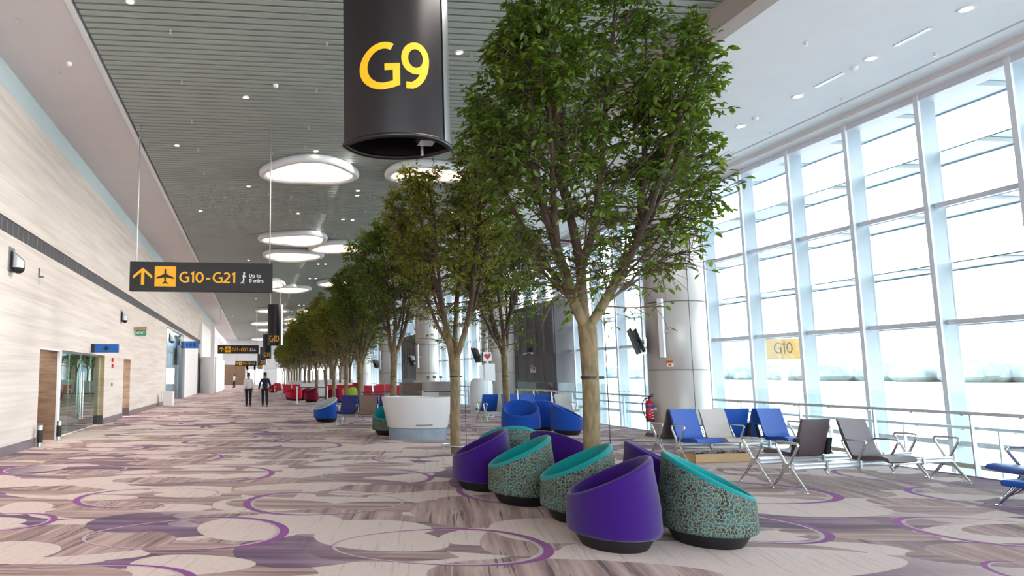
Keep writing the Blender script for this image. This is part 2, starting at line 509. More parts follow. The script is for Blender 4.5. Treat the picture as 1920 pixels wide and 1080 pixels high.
    for L, R, T, B, kind in SHAPES:
        u, v, a, b_ = egg_uv(L, R, T, B, k=0.25)
        mk = h.m('LESS_THAN', r2_(u, v), 1.0)
        if kind == 1:
            mk = h.m('MULTIPLY', mk, h.step(u, 1.15, -0.8))
        col = h.mix(mk, col, (beige, purple, brown2)[kind])
    pale = lin((186, 166, 164))
    pk = h.mix(h.noise(P, 2.0, 1), lin((96, 12, 92)), lin((154, 30, 152)))
    for L, R, T, B, sd in RINGS:
        u, v, a, b_ = egg_uv(L, R, T, B, k=-0.22 * sd)
        ro = r2_(u, v)
        sh = 0.042 * sd
        # inner edge: an egg pushed away from the swelling side
        u2 = h.m('DIVIDE', h.m('ADD', u, sh), 0.95)
        v2 = h.m('DIVIDE', v, 0.955)
        ri = r2_(u2, v2)
        u3 = h.m('DIVIDE', h.m('ADD', u, sh * 1.05), 0.915)
        v3 = h.m('DIVIDE', v, 0.918)
        rj = r2_(u3, v3)
        inside = h.m('LESS_THAN', ro, 1.0)
        col = h.mix(h.m('MULTIPLY', inside, h.m('GREATER_THAN', rj, 1.0)), col, pale)
        col = h.mix(h.m('MULTIPLY', inside, h.m('GREATER_THAN', ri, 1.0)), col, pk)
    # the same kind of rings further down the hall
    for ang, off in ((0.08, 71.3), (-0.15, 93.7)):
        mk, ra, rb, sx_, r2 = cells(ang, 0.36, 0.62, off, 0.42, 0.6)
        sgn = h.m('MULTIPLY', sx_, h.m('SUBTRACT', h.m('MULTIPLY', h.m('GREATER_THAN', rb, 0.5), 2.0), 1.0))
        th = h.m('MULTIPLY_ADD', h.step(sgn, -0.3, 0.42), 0.034, 0.005)
        edge = h.m('SUBTRACT', 0.1764, r2)
        far = h.m('MULTIPLY', h.m('GREATER_THAN', h.m('ADD', Y, h.m('MULTIPLY', X, 0.05)), 14.2), h.m('GREATER_THAN', ra, 0.62))
        band = h.m('MULTIPLY', mk, h.m('LESS_THAN', edge, th))
        band2 = h.m('MULTIPLY', mk, h.m('LESS_THAN', edge, h.m('ADD', th, 0.016)))
        col = h.mix(h.m('MULTIPLY', band2, far), col, pale)
        col = h.mix(h.m('MULTIPLY', band, far), col, pk)
    pile = h.m('ADD', h.m('MULTIPLY_ADD', fine, 0.16, 0.76), h.m('MULTIPLY', linen, 0.62))
    pc = h.new('ShaderNodeCombineXYZ', {0: pile, 1: pile, 2: pile}).outputs[0]
    col = h.mix(1.0, col, pc, 'MULTIPLY')
    col = h.mix(h.m('MULTIPLY', blotch, 0.12), col, lin((140, 112, 108)))
    h.put(b.inputs['Base Color'], col)
    b.inputs['Roughness'].default_value = 0.95
    b.inputs['Specular IOR Level'].default_value = 0.3
    b.inputs['Sheen Weight'].default_value = 0.1
    b.inputs['Sheen Roughness'].default_value = 0.45
    return m


M['carpet'] = carpet_mat()


# ------------------------------------------------------------------ mesh helpers


class MB:
    def __init__(s):
        s.v = []
        s.f = []

    def add(s, vs, fs):
        o = len(s.v)
        s.v += [tuple(p) for p in vs]
        s.f += [tuple(i + o for i in f) for f in fs]
        return s

    def box(s, a, b):
        (x0, y0, z0), (x1, y1, z1) = a, b
        vs = [(x0, y0, z0), (x1, y0, z0), (x1, y1, z0), (x0, y1, z0), (x0, y0, z1), (x1, y0, z1), (x1, y1, z1), (x0, y1, z1)]
        fs = [(0, 3, 2, 1), (4, 5, 6, 7), (0, 1, 5, 4), (1, 2, 6, 5), (2, 3, 7, 6), (3, 0, 4, 7)]
        return s.add(vs, fs)

    def cbox(s, c, d):
        return s.box([c[i] - d[i] / 2 for i in range(3)], [c[i] + d[i] / 2 for i in range(3)])

    def tube(s, pts, r, n=8, cap=True):
        pts = [Vector(p) for p in pts]
        rs = r if isinstance(r, (list, tuple)) else [r] * len(pts)
        base_ = len(s.v)
        prev = None
        for i, p in enumerate(pts):
            if i == 0:
                t = pts[1] - pts[0]
            elif i == len(pts) - 1:
                t = pts[-1] - pts[-2]
            else:
                t = (pts[i + 1] - p).normalized() + (p - pts[i - 1]).normalized()
            t = t.normalized() if t.length > 1e-9 else Vector((0, 0, 1))
            if prev is None:
                u = t.cross(Vector((0, 0, 1)))
                if u.length < 0.1:
                    u = t.cross(Vector((1, 0, 0)))
            else:
                u = prev - t * prev.dot(t)
            u.normalize()
            prev = u
            w_ = t.cross(u)
            for k in range(n):
                a = 2 * PI * k / n
                s.v.append(tuple(p + (u * math.cos(a) + w_ * math.sin(a)) * rs[i]))
        for i in range(len(pts) - 1):
            for k in range(n):
                a = base_ + i * n + k
                b = base_ + i * n + (k + 1) % n
                s.f.append((a, b, b + n, a + n))
        if cap:
            s.f.append(tuple(base_ + k for k in reversed(range(n))))
            s.f.append(tuple(base_ + (len(pts) - 1) * n + k for k in range(n)))
        return s

    def lathe(s, prof, n=24, c=(0, 0, 0), sx=1.0, sy=1.0, capb=True, capt=True):
        base_ = len(s.v)
        for r, z in prof:
            for k in range(n):
                a = 2 * PI * k / n
                s.v.append((c[0] + r * sx * math.cos(a), c[1] + r * sy * math.sin(a), c[2] + z))
        for i in range(len(prof) - 1):
            for k in range(n):
                a = base_ + i * n + k
                b = base_ + i * n + (k + 1) % n
                s.f.append((a, b, b + n, a + n))
        if capb:
            s.f.append(tuple(base_ + k for k in reversed(range(n))))
        if capt:
            s.f.append(tuple(base_ + (len(prof) - 1) * n + k for k in range(n)))
        return s

    def extrude(s, poly, axis, a, b):
        """poly: 2D points of the two other axes (cyclic order after axis); extruded from a to b"""
        n = len(poly)

        def P(p, t):
            q = [0, 0, 0]
            q[axis] = t
            q[(axis + 1) % 3] = p[0]
            q[(axis + 2) % 3] = p[1]
            return tuple(q)
        vs = [P(p, a) for p in poly] + [P(p, b) for p in poly]
        fs = [tuple(reversed(range(n))), tuple(range(n, 2 * n))]
        fs += [(i, (i + 1) % n, n + (i + 1) % n, n + i) for i in range(n)]
        return s.add(vs, fs)

    def move(s, M4):
        s.v = [tuple(M4 @ Vector(p)) for p in s.v]
        return s

    def mesh(s, name, smooth=False):
        me = bpy.data.meshes.new(name)
        me.from_pydata(s.v, [], s.f)
        me.validate()
        bm = bmesh.new()
        bm.from_mesh(me)
        bmesh.ops.recalc_face_normals(bm, faces=bm.faces)
        bm.to_mesh(me)
        bm.free()
        if smooth:
            me.polygons.foreach_set('use_smooth', [True] * len(me.polygons))
            try:
                me.set_sharp_from_angle(angle=smooth if isinstance(smooth, float) else 0.8)
            except Exception:
                pass
        return me

    def build(s, name, m, parent=None, smooth=False, bevel=0.0, seg=2, loc=None, subsurf=0):
        me = s.mesh(name, smooth)
        o = bpy.data.objects.new(name, me)
        COL.objects.link(o)
        for mm in (m if isinstance(m, (list, tuple)) else [m]):
            me.materials.append(mm)
        if parent is not None:
            o.parent = parent
        if loc is not None:
            o.location = loc
        if bevel:
            b = o.modifiers.new('bevel', 'BEVEL')
            b.width = bevel
            b.segments = seg
            b.limit_method = 'ANGLE'
        if subsurf:
            b = o.modifiers.new('subsurf', 'SUBSURF')
            b.levels = subsurf
            b.render_levels = subsurf
        return o


def tag(o, label, cat, group=None, kind=None):
    if label:
        o['label'] = label
    if cat:
        o['category'] = cat
    if group:
        o['group'] = group
    if kind:
        o['kind'] = kind
    return o


def empty(name, loc, rz=0.0):
    o = bpy.data.objects.new(name, None)
    COL.objects.link(o)
    o.location = loc
    o.rotation_euler = (0, 0, rz)
    o.empty_display_size = 0.2
    return o


def struct(name, mb, m, **k):
    o = mb.build(name, m, **k)
    o['kind'] = 'structure'
    return o


def copy_tree(o, parent=None):
    c = o.copy()
    COL.objects.link(c)
    c.parent = parent
    for ch in list(o.children):
        copy_tree(ch, c)
    return c


# ------------------------------------------------------------------ lettering: humanist sans drawn with strokes
def _arc(cx, cy, rx, ry, a0, a1, n=18):
    return [(cx + rx * math.cos(math.radians(a0 + (a1 - a0) * k / n)), cy + ry * math.sin(math.radians(a0 + (a1 - a0) * k / n))) for k in range(n + 1)]


# glyph: (advance, [polylines]); cap height 1, stroke weight about 0.13
GLYPH = {
    'G': (0.80, [_arc(0.44, 0.5, 0.38, 0.44, 62, 270, 26) + _arc(0.44, 0.5, 0.38, 0.44, 270, 285, 3) + [(0.62, 0.09), (0.70, 0.12), (0.70, 0.47), (0.46, 0.47)]]),
    '0': (0.66, [_arc(0.32, 0.5, 0.25, 0.435, 0, 360, 32)]),
    '1': (0.46, [[(0.10, 0.80), (0.27, 0.93), (0.27, 0.0)]]),
    '2': (0.62, [[(0.09, 0.83)] + _arc(0.29, 0.68, 0.20, 0.255, 115, -35, 16) + [(0.36, 0.42), (0.08, 0.065), (0.55, 0.065)]]),
    '3': (0.6, [_arc(0.26, 0.72, 0.2, 0.215, 120, -80, 14), _arc(0.26, 0.28, 0.24, 0.225, 90, -130, 14)]),
    '5': (0.6, [[(0.5, 0.935), (0.16, 0.935), (0.14, 0.54)] + _arc(0.24, 0.3, 0.24, 0.24, 90, -120, 14)]),
    '8': (0.62, [_arc(0.3, 0.72, 0.19, 0.215, 0, 360, 20), _arc(0.3, 0.28, 0.23, 0.225, 0, 360, 20)]),
    '9': (0.66, [_arc(0.31, 0.66, 0.235, 0.275, 0, 360, 28), _arc(0.145, 0.66, 0.40, 0.60, 0, -78, 16) + [(0.10, 0.075)]]),
    '-': (0.70, [[(0.18, 0.38), (0.50, 0.38)]]),
    'E': (0.56, [[(0.5, 0.935), (0.12, 0.935), (0.12, 0.065), (0.5, 0.065)], [(0.12, 0.5), (0.46, 0.5)]]),
    'X': (0.62, [[(0.06, 1.0), (0.54, 0.0)], [(0.54, 1.0), (0.06, 0.0)]]),
    'I': (0.3, [[(0.14, 1.0), (0.14, 0.0)]]),
    'T': (0.58, [[(0.02, 0.935), (0.54, 0.935)], [(0.28, 0.935), (0.28, 0.0)]]),
    'U': (0.72, [[(0.12, 1.0), (0.12, 0.36)] + _arc(0.35, 0.34, 0.23, 0.275, 180, 360, 14) + [(0.58, 1.0)]]),
    'p': (0.60, [[(0.12, 0.70), (0.12, -0.28)], _arc(0.31, 0.34, 0.19, 0.285, 0, 360, 22)]),
    't': (0.40, [[(0.17, 0.90), (0.17, 0.2)] + _arc(0.28, 0.18, 0.11, 0.12, 180, 290, 8), [(0.02, 0.64), (0.34, 0.64)]]),
    'o': (0.62, [_arc(0.31, 0.34, 0.22, 0.285, 0, 360, 24)]),
    'm': (0.92, [[(0.12, 0.70), (0.12, 0.0)], _arc(0.28, 0.44, 0.16, 0.195, 180, 0, 12) + [(0.44, 0.0)], _arc(0.62, 0.44, 0.17, 0.195, 165, 0, 12) + [(0.79, 0.0)]]),
    'i': (0.26, [[(0.13, 0.70), (0.13, 0.0)], [(0.13, 0.86), (0.13, 1.0)]]),
    'n': (0.60, [[(0.12, 0.70), (0.12, 0.0)], _arc(0.30, 0.43, 0.18, 0.205, 180, 0, 12) + [(0.48, 0.0)]]),
    's': (0.50, [_arc(0.26, 0.49, 0.155, 0.145, 55, 255, 12) + _arc(0.24, 0.20, 0.17, 0.145, 80, -130, 12)]),
    ' ': (0.30, []),
}


def text_mesh(txt, size, depth=0.004, weight=0.135, width=None):
    """lettering centred on the origin in the XZ plane, front towards -Y; size = capital height"""
    m_ = MB()
    lines = txt.split('\n')
    layout = []
    for li, t in enumerate(lines):
        x = 0.0
        for ch in t:
            adv, strokes = GLYPH[ch]
            layout.append((x, -li * 1.36, strokes))
            x += adv
    for ox, oy, strokes in layout:
        for pl in strokes:
            pts = [Vector((p[0] + ox, p[1] + oy)) for p in pl]
            closed = (pts[0] - pts[-1]).length < 1e-4 and len(pts) > 3
            n = len(pts)
            L_, R_ = [], []
            for i, p in enumerate(pts):
                if closed:
                    a = pts[(i - 1) % (n - 1)] if i else pts[-2]
                    b = pts[(i + 1)] if i < n - 1 else pts[1]
                else:
                    a, b = pts[max(0, i - 1)], pts[min(n - 1, i + 1)]
                d1 = (p - a).normalized() if (p - a).length > 1e-6 else (b - p).normalized()
                d2 = (b - p).normalized() if (b - p).length > 1e-6 else d1
                t_ = (d1 + d2).normalized()
                nn = Vector((-t_.y, t_.x))
                k = weight / 2 / max(0.45, nn.dot(Vector((-d1.y, d1.x))))
                L_.append(p + nn * k)
                R_.append(p - nn * k)
            for i in range(n - 1):
                q = [L_[i], L_[i + 1], R_[i + 1], R_[i]]
                fr_ = [(v.x, -depth / 2, v.y) for v in q]
                bk = [(v.x, depth / 2, v.y) for v in q]
                m_.add(fr_ + bk, [(0, 1, 2, 3), (7, 6, 5, 4), (0, 4, 5, 1), (2, 6, 7, 3)])
    xs = [v[0] for v in m_.v]
    zs = [v[2] for v in m_.v]
    cx, cz = (min(xs) + max(xs)) / 2, (min(zs) + max(zs)) / 2
    kx = (width / (max(xs) - min(xs))) if width else size
    m_.v = [((x - cx) * kx, y, (z - cz) * size) for x, y, z in m_.v]
    return m_.mesh('lettering')


def lettering(name, txt, size, m, parent, loc, rz=0.0, width=None, weight=0.135):
    me = text_mesh(txt, size, width=width, weight=weight)
    me.materials.append(m)
    o = bpy.data.objects.new(name, me)
    COL.objects.link(o)
    o.parent = parent
    o.location = loc
    o.rotation_euler = (0, 0, rz)
    return o


ORD = ['nearest', 'second', 'third', 'fourth', 'fifth', 'sixth', 'seventh', 'eighth', 'ninth', 'tenth', 'eleventh', 'twelfth', 'thirteenth',
       'fourteenth', 'fifteenth', 'sixteenth', 'seventeenth', 'eighteenth', 'nineteenth', 'twentieth']
TENS = {2: 'twenty', 3: 'thirty', 4: 'forty', 5: 'fifty', 6: 'sixty', 7: 'seventy'}


def ordinal(i):
    if i < 20:
        return ORD[i]
    t, u = divmod(i + 1, 10)
    if u == 0:
        return TENS[t][:-1] + 'ieth'
    return TENS[t] + '-' + (['', 'first'] + ORD[1:9])[u]


# ================================================================== THE HALL
Y0, Y1 = -11.0, 126.0
XL, XS, XB, XR, XG = -5.06, -3.25, 7.83, 13.6, 13.98     # left wall, slat edge, beam, mullion face, glass
ZC, ZW, ZR = 7.93, 7.42, 7.52
FE = 11.7                                                 # floor edge with the balustrade

# ---- floor
struct('floor', MB().box((XL - 3.2, Y0, -0.12), (FE, Y1, 0)), M['carpet'])
struct('floor_ramp', MB().box((FE, Y0, -0.75), (XG - 0.02, Y1, -0.62)).box((FE, Y0, -0.62), (FE + 0.06, Y1, -0.12)), M['ramp_floor'])
struct('trim_1', MB().box((FE - 0.05, Y0, 0.0), (FE + 0.06, Y1, 0.018)), M['steel'])

# ---- left wall with its openings
OP = [(15.7, 22.35, 2.30), (25.5, 26.9, 2.27), (37.5, 60.0, 4.45)]
wall = MB()
y = Y0
for a, b, z in OP:
    wall.box((XL - 0.35, y, 0), (XL, a, 4.53))
    wall.box((XL - 0.35, a, z), (XL, b, 4.53))
    y = b
wall.box((XL - 0.35, y, 0), (XL, 82, 4.53))
wall.box((XL - 0.35, Y0, 4.85), (XL, 82, ZW))
struct('wall_left', wall, M['travertine'])
struct('wall_left_upper', MB().box((XL - 0.35, Y0, ZW), (XL - 0.015, 82, ZC)), M['pale_blue'])
struct('trim_2', MB().box((XL - 0.35, Y0, 4.53), (XL - 0.08, 82, 4.85)), M['black'])
sk = MB()
for a, b in ((Y0, 15.7), (22.35, 25.5), (26.9, 37.5)):
    sk.box((XL, a, 0), (XL + 0.018, b, 0.2))
struct('baseboard_left', sk, M['skirting'])
# recess behind the openings
rc = MB()
rc.box((XL - 2.0, 17.25, 0), (XL - 0.05, 17.36, 2.6)).box((XL - 2.1, 14.6, 0), (XL - 2.0, 17.25, 2.6)).box((XL - 2.0, 14.5, 0), (XL - 0.36, 14.6, 2.6))
struct('wall_recess', rc, M['brown_stone'])
struct('ceiling_recess', MB().box((XL - 2.1, 14.5, 2.6), (XL - 0.36, 17.4, 2.7)), M['soffit'])
struct('wall_recess_return', MB().box((XL - 2.2, 22.31, 0.3), (XL - 0.005, 22.345, 2.298)), M['tan_stone'])
struct('baseboard_recess', MB().box((XL - 2.2, 22.30, 0), (XL - 0.005, 22.345, 0.3)).box((XL - 2.0, 26.85, 0), (XL - 0.005, 26.87, 0.32)).box((XL - 2.0, 17.22, 0), (XL - 0.36, 17.25, 0.12)), M['skirting_dark'])
struct('wall_recess_room', MB().box((XL - 3.1, 17.36, 0), (XL - 3.0, 22.36, 2.7)).box((XL - 3.0, 17.36, 0), (XL - 0.4, 17.38, 2.7)), M['room_teal'])
struct('ceiling_room', MB().box((XL - 3.1, 17.36, 2.62), (XL - 0.35, 22.5, 2.72)), M['white_paint'])
struct('wall_recess_side', MB().box((XL - 2.0, 26.87, 0), (XL - 0.005, 26.895, 2.268)).box((XL - 2.1, 25.3, 0), (XL - 2.0, 26.96, 2.4)), M['brown_stone'])
struct('ceiling_side', MB().box((XL - 2.1, 25.3, 2.4), (XL - 0.35, 27, 2.5)), M['soffit'])
for (x_, y_, z_, sx_, sy_, e_) in ((XL - 1.1, 16.2, 2.58, 1.2, 1.2, 22), (XL - 1.1, 26.1, 2.38, 1.0, 1.0, 16), (XL - 1.6, 19.8, 2.6, 2.0, 3.6, 150), (XL - 0.3, 41.5, 4.38, 0.4, 7.0, 110)):
    l = bpy.data.lights.new('recess_fill_light', 'AREA')  # unseen area lights added to brighten the recesses, glass-door room and shopfront
    l.shape = 'RECTANGLE'
    l.size, l.size_y, l.energy, l.color = sx_, sy_, e_, (1.0, 0.94, 0.86)
    o = bpy.data.objects.new('recess_fill_light', l)
    COL.objects.link(o)
    o.location = (x_, y_, z_)
# white jamb between stone recess and glass doors
struct('door_frame', MB().box((XL - 0.05, 17.24, 0), (XL + 0.012, 17.40, 2.30)).box((XL - 0.05, 15.7, 2.26), (XL + 0.01, 17.3, 2.30)), M['white_paint'])

dr = empty('door_1', (XL - 0.16, 17.4, 0))
dr['kind'] = 'structure'
for nm, a, b in (('fixed_pane', 0.0, 1.35), ('door_leaf', 1.37, 2.55), ('door_leaf', 2.57, 3.75), ('fixed_pane', 3.77, 4.89)):
    lf = MB().box((-0.006, a, 0.02), (0.006, b, 2.26)).build(nm, M['door_glass'], dr)
    if nm == 'door_leaf':
        hy = 1.28 + (a > 2) * 0.0
        y_ = b - 0.12 if a < 2 else a + 0.12
        MB().tube([(0.06, y_, 0.35), (0.06, y_, 1.75)], 0.018, 8).tube([(0.0, y_, 0.5), (0.06, y_, 0.5)], 0.01, 6).tube([(0.0, y_, 1.6), (0.06, y_, 1.6)], 0.01, 6).build('pull_bar', M['polished'], lf)
MB().box((-0.03, 0, 2.255), (0.03, 4.95, 2.30)).build('door_header', M['steel'], dr)

# glazed shopfront further along the wall
gp = empty('window_1', (XL - 0.05, 37.5, 0))
gp['kind'] = 'structure'
for k in range(4):
    MB().box((0, k * 1.95 + 0.02, 0.12), (0.012, k * 1.95 + 1.93, 4.42)).build('glass_pane', M['shop_glass'], gp)
MB().box((-0.3, -0.06, 0), (0.07, 0.02, 4.45)).build('post', M['steel'], gp)
struct('wall_shop', MB().box((XL - 0.62, 37.2, 0), (XL - 0.55, 60, 4.5)).box((XL - 0.62, 37.4, 4.4), (XL - 0.1, 60, 4.5)), M['white_paint'])
struct('trim_3', MB().box((XL - 0.3, 45.3, 0), (XL + 0.09, 46.6, 3.7)), M['grille_fin'])
struct('wall_left_shopfront', MB().box((XL - 0.3, 46.6, 0), (XL - 0.03, 58.6, 4.45)), M['white_paint'])
struct('door_2', MB().box((XL - 0.3, 58.6, 0), (XL + 0.02, 60.0, 3.6)), M['charcoal'])
struct('partition_wall', MB().box((-4.9, 59.5, 0), (-3.5, 76, 3.3)).box((-5.05, 60.2, 0), (-4.9, 76, 6.5)), M['paper'])
struct('column_1', MB().box((-3.95, 58.4, 0), (-3.62, 59.2, 6.1)), M['white_paint'])

# ---- ceiling
struct('ceiling_left', MB().box((XL - 0.35, Y0, ZC), (XS, Y1, ZC + 0.2)), M['soffit'])
struct('trim_4', MB().box((XS, Y0, ZC - 0.015), (XS + 0.10, Y1, ZC + 0.28)), M['soffit_edge'])
sl = MB()
yy = 6.0
while yy < Y1:
    sl.extrude([(yy, ZC), (yy + 0.135, ZC), (yy + 0.135, ZC + 0.10), (yy, ZC + 0.10)], 0, XS + 0.16, XB)
    yy += 0.20
yy = Y0
while yy < 6.0:
    sl.extrude([(yy, ZC), (yy + 0.34, ZC), (yy + 0.34, ZC + 0.10), (yy, ZC + 0.10)], 0, XS + 0.16, XB)
    yy += 0.40
struct('ceiling_slats', sl, M['slat'])
struct('ceiling_slab', MB().box((XS + 0.1, Y0, ZC + 0.16), (XB, Y1, ZC + 0.3)), M['slat_back'])
struct('ceiling_beam', MB().box((XB, Y0, ZR), (XB + 0.35, Y1, ZC + 0.3)), M['beam'])
struct('ceiling_right', MB().box((XB + 0.35, Y0, ZR), (12.66, Y1, ZR + 0.2)).box((12.74, Y0, ZR), (13.25, Y1, ZR + 0.2)).box((12.6, Y0, ZR + 0.06), (12.8, Y1, ZR + 0.2)), M['white_paint'])
struct('ceiling_bulkhead', MB().box((13.2, Y0, ZR - 0.12), (13.75, Y1, ZR + 0.2)), M['soffit'])
for (a, b) in (((1675, 86), (1748, 52)), ((1527, 163), (1586, 136)), ((1328, 268), (1362, 252))):
    p, q = hit(*a, 2, ZR), hit(*b, 2, ZR)
    x = (p.x + q.x) / 2
    y0_, y1_ = sorted((p.y, q.y))
    o = MB().box((x - 0.05, y0_, ZR - 0.012), (x + 0.05, y1_, ZR + 0.01)).build('linear_diffuser', M['alu'])
    tag(o, 'slim linear air slot in the white ceiling, ' + {1675: 'nearest to the camera', 1527: 'middle one of three', 1328: 'farthest, behind the tall tree crown'}[a[0]], 'air vent', 'linear air slots in the white ceiling')

# ---- glazed wall on the right
p0 = 9.9 - 1.635 * 13
mullY = [p0 + 1.635 * k for k in range(80)]
mullY = [y for y in mullY if y < Y1 - 1]
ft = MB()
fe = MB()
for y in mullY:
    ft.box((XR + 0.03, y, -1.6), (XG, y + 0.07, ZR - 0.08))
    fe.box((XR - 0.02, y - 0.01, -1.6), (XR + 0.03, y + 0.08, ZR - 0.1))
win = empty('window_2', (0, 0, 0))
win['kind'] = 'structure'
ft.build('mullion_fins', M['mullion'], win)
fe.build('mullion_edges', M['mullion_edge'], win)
tr = MB()
for z in (5.06, 2.69, 0.32):
    for y in mullY[:-1]:
        tr.box((XR + 0.13, y + 0.075, z - 0.05), (XR + 0.23, y + 1.63, z + 0.05))
tr.box((XR, Y0, ZR - 0.24), (XG, Y1, ZR - 0.1))
tr.build('transoms', M['transom'], win)
MB().box((XG, Y0, -1.6), (XG + 0.02, Y1, ZR - 0.1)).build('glass', M['window_glass'], win)
MB().box((XR + 0.2, Y0, -1.7), (XG + 0.1, Y1, -0.7)).build('sill', M['alu'], win)
# fritted glass shades outside
sh = empty('sun_shades', (0, 0, 0))
sh['kind'] = 'structure'
s1_ = MB()
s2_ = MB()
s3_ = MB()
for z in (7.36, 6.22, 5.05, 3.90, 2.72):
    s1_.box((XG + 0.08, Y0, z), (XG + 1.0, Y1, z + 0.025))
    s3_.box((XG + 1.0, Y0, z - 0.03), (XG + 1.04, Y1, z + 0.05))
    for y in mullY:
        s2_.box((XG + 0.02, y + 0.80, z - 0.01), (XG + 1.0, y + 1.0, z + 0.0))
s1_.build('shade_panels', M['shade_glass'], sh)
s2_.build('brackets', M['shade_rib'], sh)
s3_.build('edge_rails', M['mullion'], sh)

# added unseen glazed end, lets in fill light from behind the camera
rw = empty('rear_fill_window', (0, Y0, 0))
rw['kind'] = 'structure'
MB().box((XL, 0, 0), (XG, 0.02, ZR)).build('glass', M['window_glass'], rw)
m_ = MB()
for k in range(10):
    m_.box((XL + 0.1 + k * 2.08, 0.0, 0), (XL + 0.2 + k * 2.08, 0.2, ZR))
m_.box((XL, 0, 3.6), (XG, 0.15, 3.7))
m_.build('mullions', M['mullion'], rw)

# ---- far end of the hall
struct('wall_end', MB().box((XL - 1, 118, 2.85), (XG, 118.3, ZC)).box((1.6, 118, 0), (4.2, 118.3, 2.9)).box((6.0, 118, 0), (8.8, 118.3, 2.9)).box((XL - 1, 82, 0), (XL - 0.6, 118, ZC)), M['white_paint'])
struct('wall_end_shutter', MB().box((-4.9, 106, 0), (-1.45, 106.3, 2.85)).box((-5.3, 106, 2.85), (-1.45, 106.4, 3.3)), M['brown_stone'])
struct('wall_end_shopfront', MB().box((-1.4, 106, 0), (-1.0, 106.3, 3.4)).box((-1.4, 106, 2.5), (0.3, 106.3, 3.4)).box((-0.1, 106, 0), (0.2, 106.3, 3.4)), M['paper'])

# ---- columns
cols = []
for k, (x, y) in enumerate(((11.38, 16.4), (11.30, 29.0), (11.2, 41.0), (11.1, 53.0), (11.1, 65.0), (11.1, 77.0), (11.1, 89.0), (11.38, 4.2))):
    c = empty('column_%d' % (k + 2), (x, y, 0))
    c['kind'] = 'structure'
    j = MB()
    b = MB()
    zs = [-0.66, 1.78, 3.58, 5.36, 7.10, ZR]
    for a, z in zip(zs, zs[1:]):
        b.lathe([(0.722, a + 0.012), (0.73, a + 0.02), (0.73, z - 0.02), (0.722, z - 0.012)], 56)
    j.lathe([(0.718, -0.7), (0.718, ZR)], 56)
    for q in range(2):
        an = -1.70 + q * PI
        j.tube([(0.724 * math.cos(an), 0.724 * math.sin(an), -0.66), (0.724 * math.cos(an), 0.724 * math.sin(an), ZR)], 0.011, 5)
    b.build('cladding', M['column'], c, smooth=True)
    j.build('joints', M['joint'], c)
    cols.append((x, y))

# gate enclosure standing in the glazed wall
bx = empty('wall_gate_enclosure', (13.1, 26.95, 0))
bx['kind'] = 'structure'
MB().box((0, 0, -1.6), (0.85, 6.0, 4.95)).build('panel', M['charcoal'], bx)
rb = MB()
for k in range(7):
    rb.box((-0.05, 0.05 + k * 0.95, 2.6), (0, 0.12 + k * 0.95, 4.9)).box((-0.02, 0.3 + k * 0.95, 1.0), (0, 0.33 + k * 0.95, 2.55))
rb.build('ribs', M['charcoal_light'], bx)
MB().box((-0.012, 4.1, 0.95), (0.0, 5.6, 2.6)).build('doorway', M['black'], bx)
b2 = copy_tree(bx)
b2.name = 'wall_gate_enclosure_far'
b2.location = (13.1, 50.5, 0)
o = MB().box((0, 0, 0), (0.08, 0.22, 0.2)).build('emergency_light', M['black'], loc=(13.0, 29.4, 2.72))
tag(o, 'twin-head emergency light on the charcoal gate enclosure', 'emergency light')
for s_ in (-1, 1):
    MB().tube([(0.02, 0.11, 0.0), (-0.02, 0.11 + s_ * 0.3, -0.06)], 0.02, 6).lathe([(0.03, 0), (0.08, -0.08), (0.07, -0.1)], 10, (-0.02, 0.11 + s_ * 0.42, 0)).build('lamp_head', M['sign_white'], o)
for k, (dy, h_) in enumerate(((0, 0.36), (-0.32, 0.26))):
    o = MB().box((13.06, 29.3 + dy, 1.75), (13.098, 29.55 + dy, 1.75 + h_)).build('door_notice', M['paper'])
    tag(o, 'white notice panel on the charcoal gate wall, ' + ('the larger, left one' if k == 0 else 'the smaller, right one'), 'notice', 'notices on the gate wall')
    MB().box((13.05, 29.33 + dy, 1.75 + h_ * 0.55), (13.059, 29.52 + dy, 1.75 + h_ * 0.9)).build('red_mark', M['red'], o)

# ---- balustrades


def balustrade(name, x, y0, y1, ztop, zbot, label, posts, glass=True, r=0.045, gz=1.35):
    e = empty(name, (x, y0, 0))
    tag(e, label, 'railing')
    L = y1 - y0
    MB().box((-r, 0, ztop - 0.055), (r, L, ztop)).build('handrail', M['alu'], e, bevel=0.015)
    if glass:
        MB().box((0.09, 0.02, zbot), (0.102, L - 0.02, gz)).build('glass_panel', M['rail_glass'], e)
    for py in posts:
        if y0 - 0.01 <= py <= y1 + 0.01:
            q = py - y0
            # tapering blade: wide at the foot
            o = MB().add([(-0.02, q - 0.01, zbot), (0.085, q - 0.01, zbot), (0.085, q + 0.015, zbot), (-0.02, q + 0.015, zbot),
                          (-0.02, q - 0.01, ztop - 0.05), (0.02, q - 0.01, ztop - 0.05), (0.02, q + 0.015, ztop - 0.05), (-0.02, q + 0.015, ztop - 0.05)],
                         [(0, 3, 2, 1), (4, 5, 6, 7), (0, 1, 5, 4), (1, 2, 6, 5), (2, 3, 7, 6), (3, 0, 4, 7)])
            o.build('post', M['alu'], e)
    yk = 0.5
    cm = None
    while yk < L:
        if cm is None:
            c0 = MB().box((0.02, 0, ztop - 0.075), (0.12, 0.05, ztop - 0.05)).build('clip', M['steel'], e)
            cm = c0.data
        else:
            c0 = bpy.data.objects.new('clip', cm)
            COL.objects.link(c0)
            c0.parent = e
        c0.location = (0, yk, 0)
        yk += 0.83
    return e


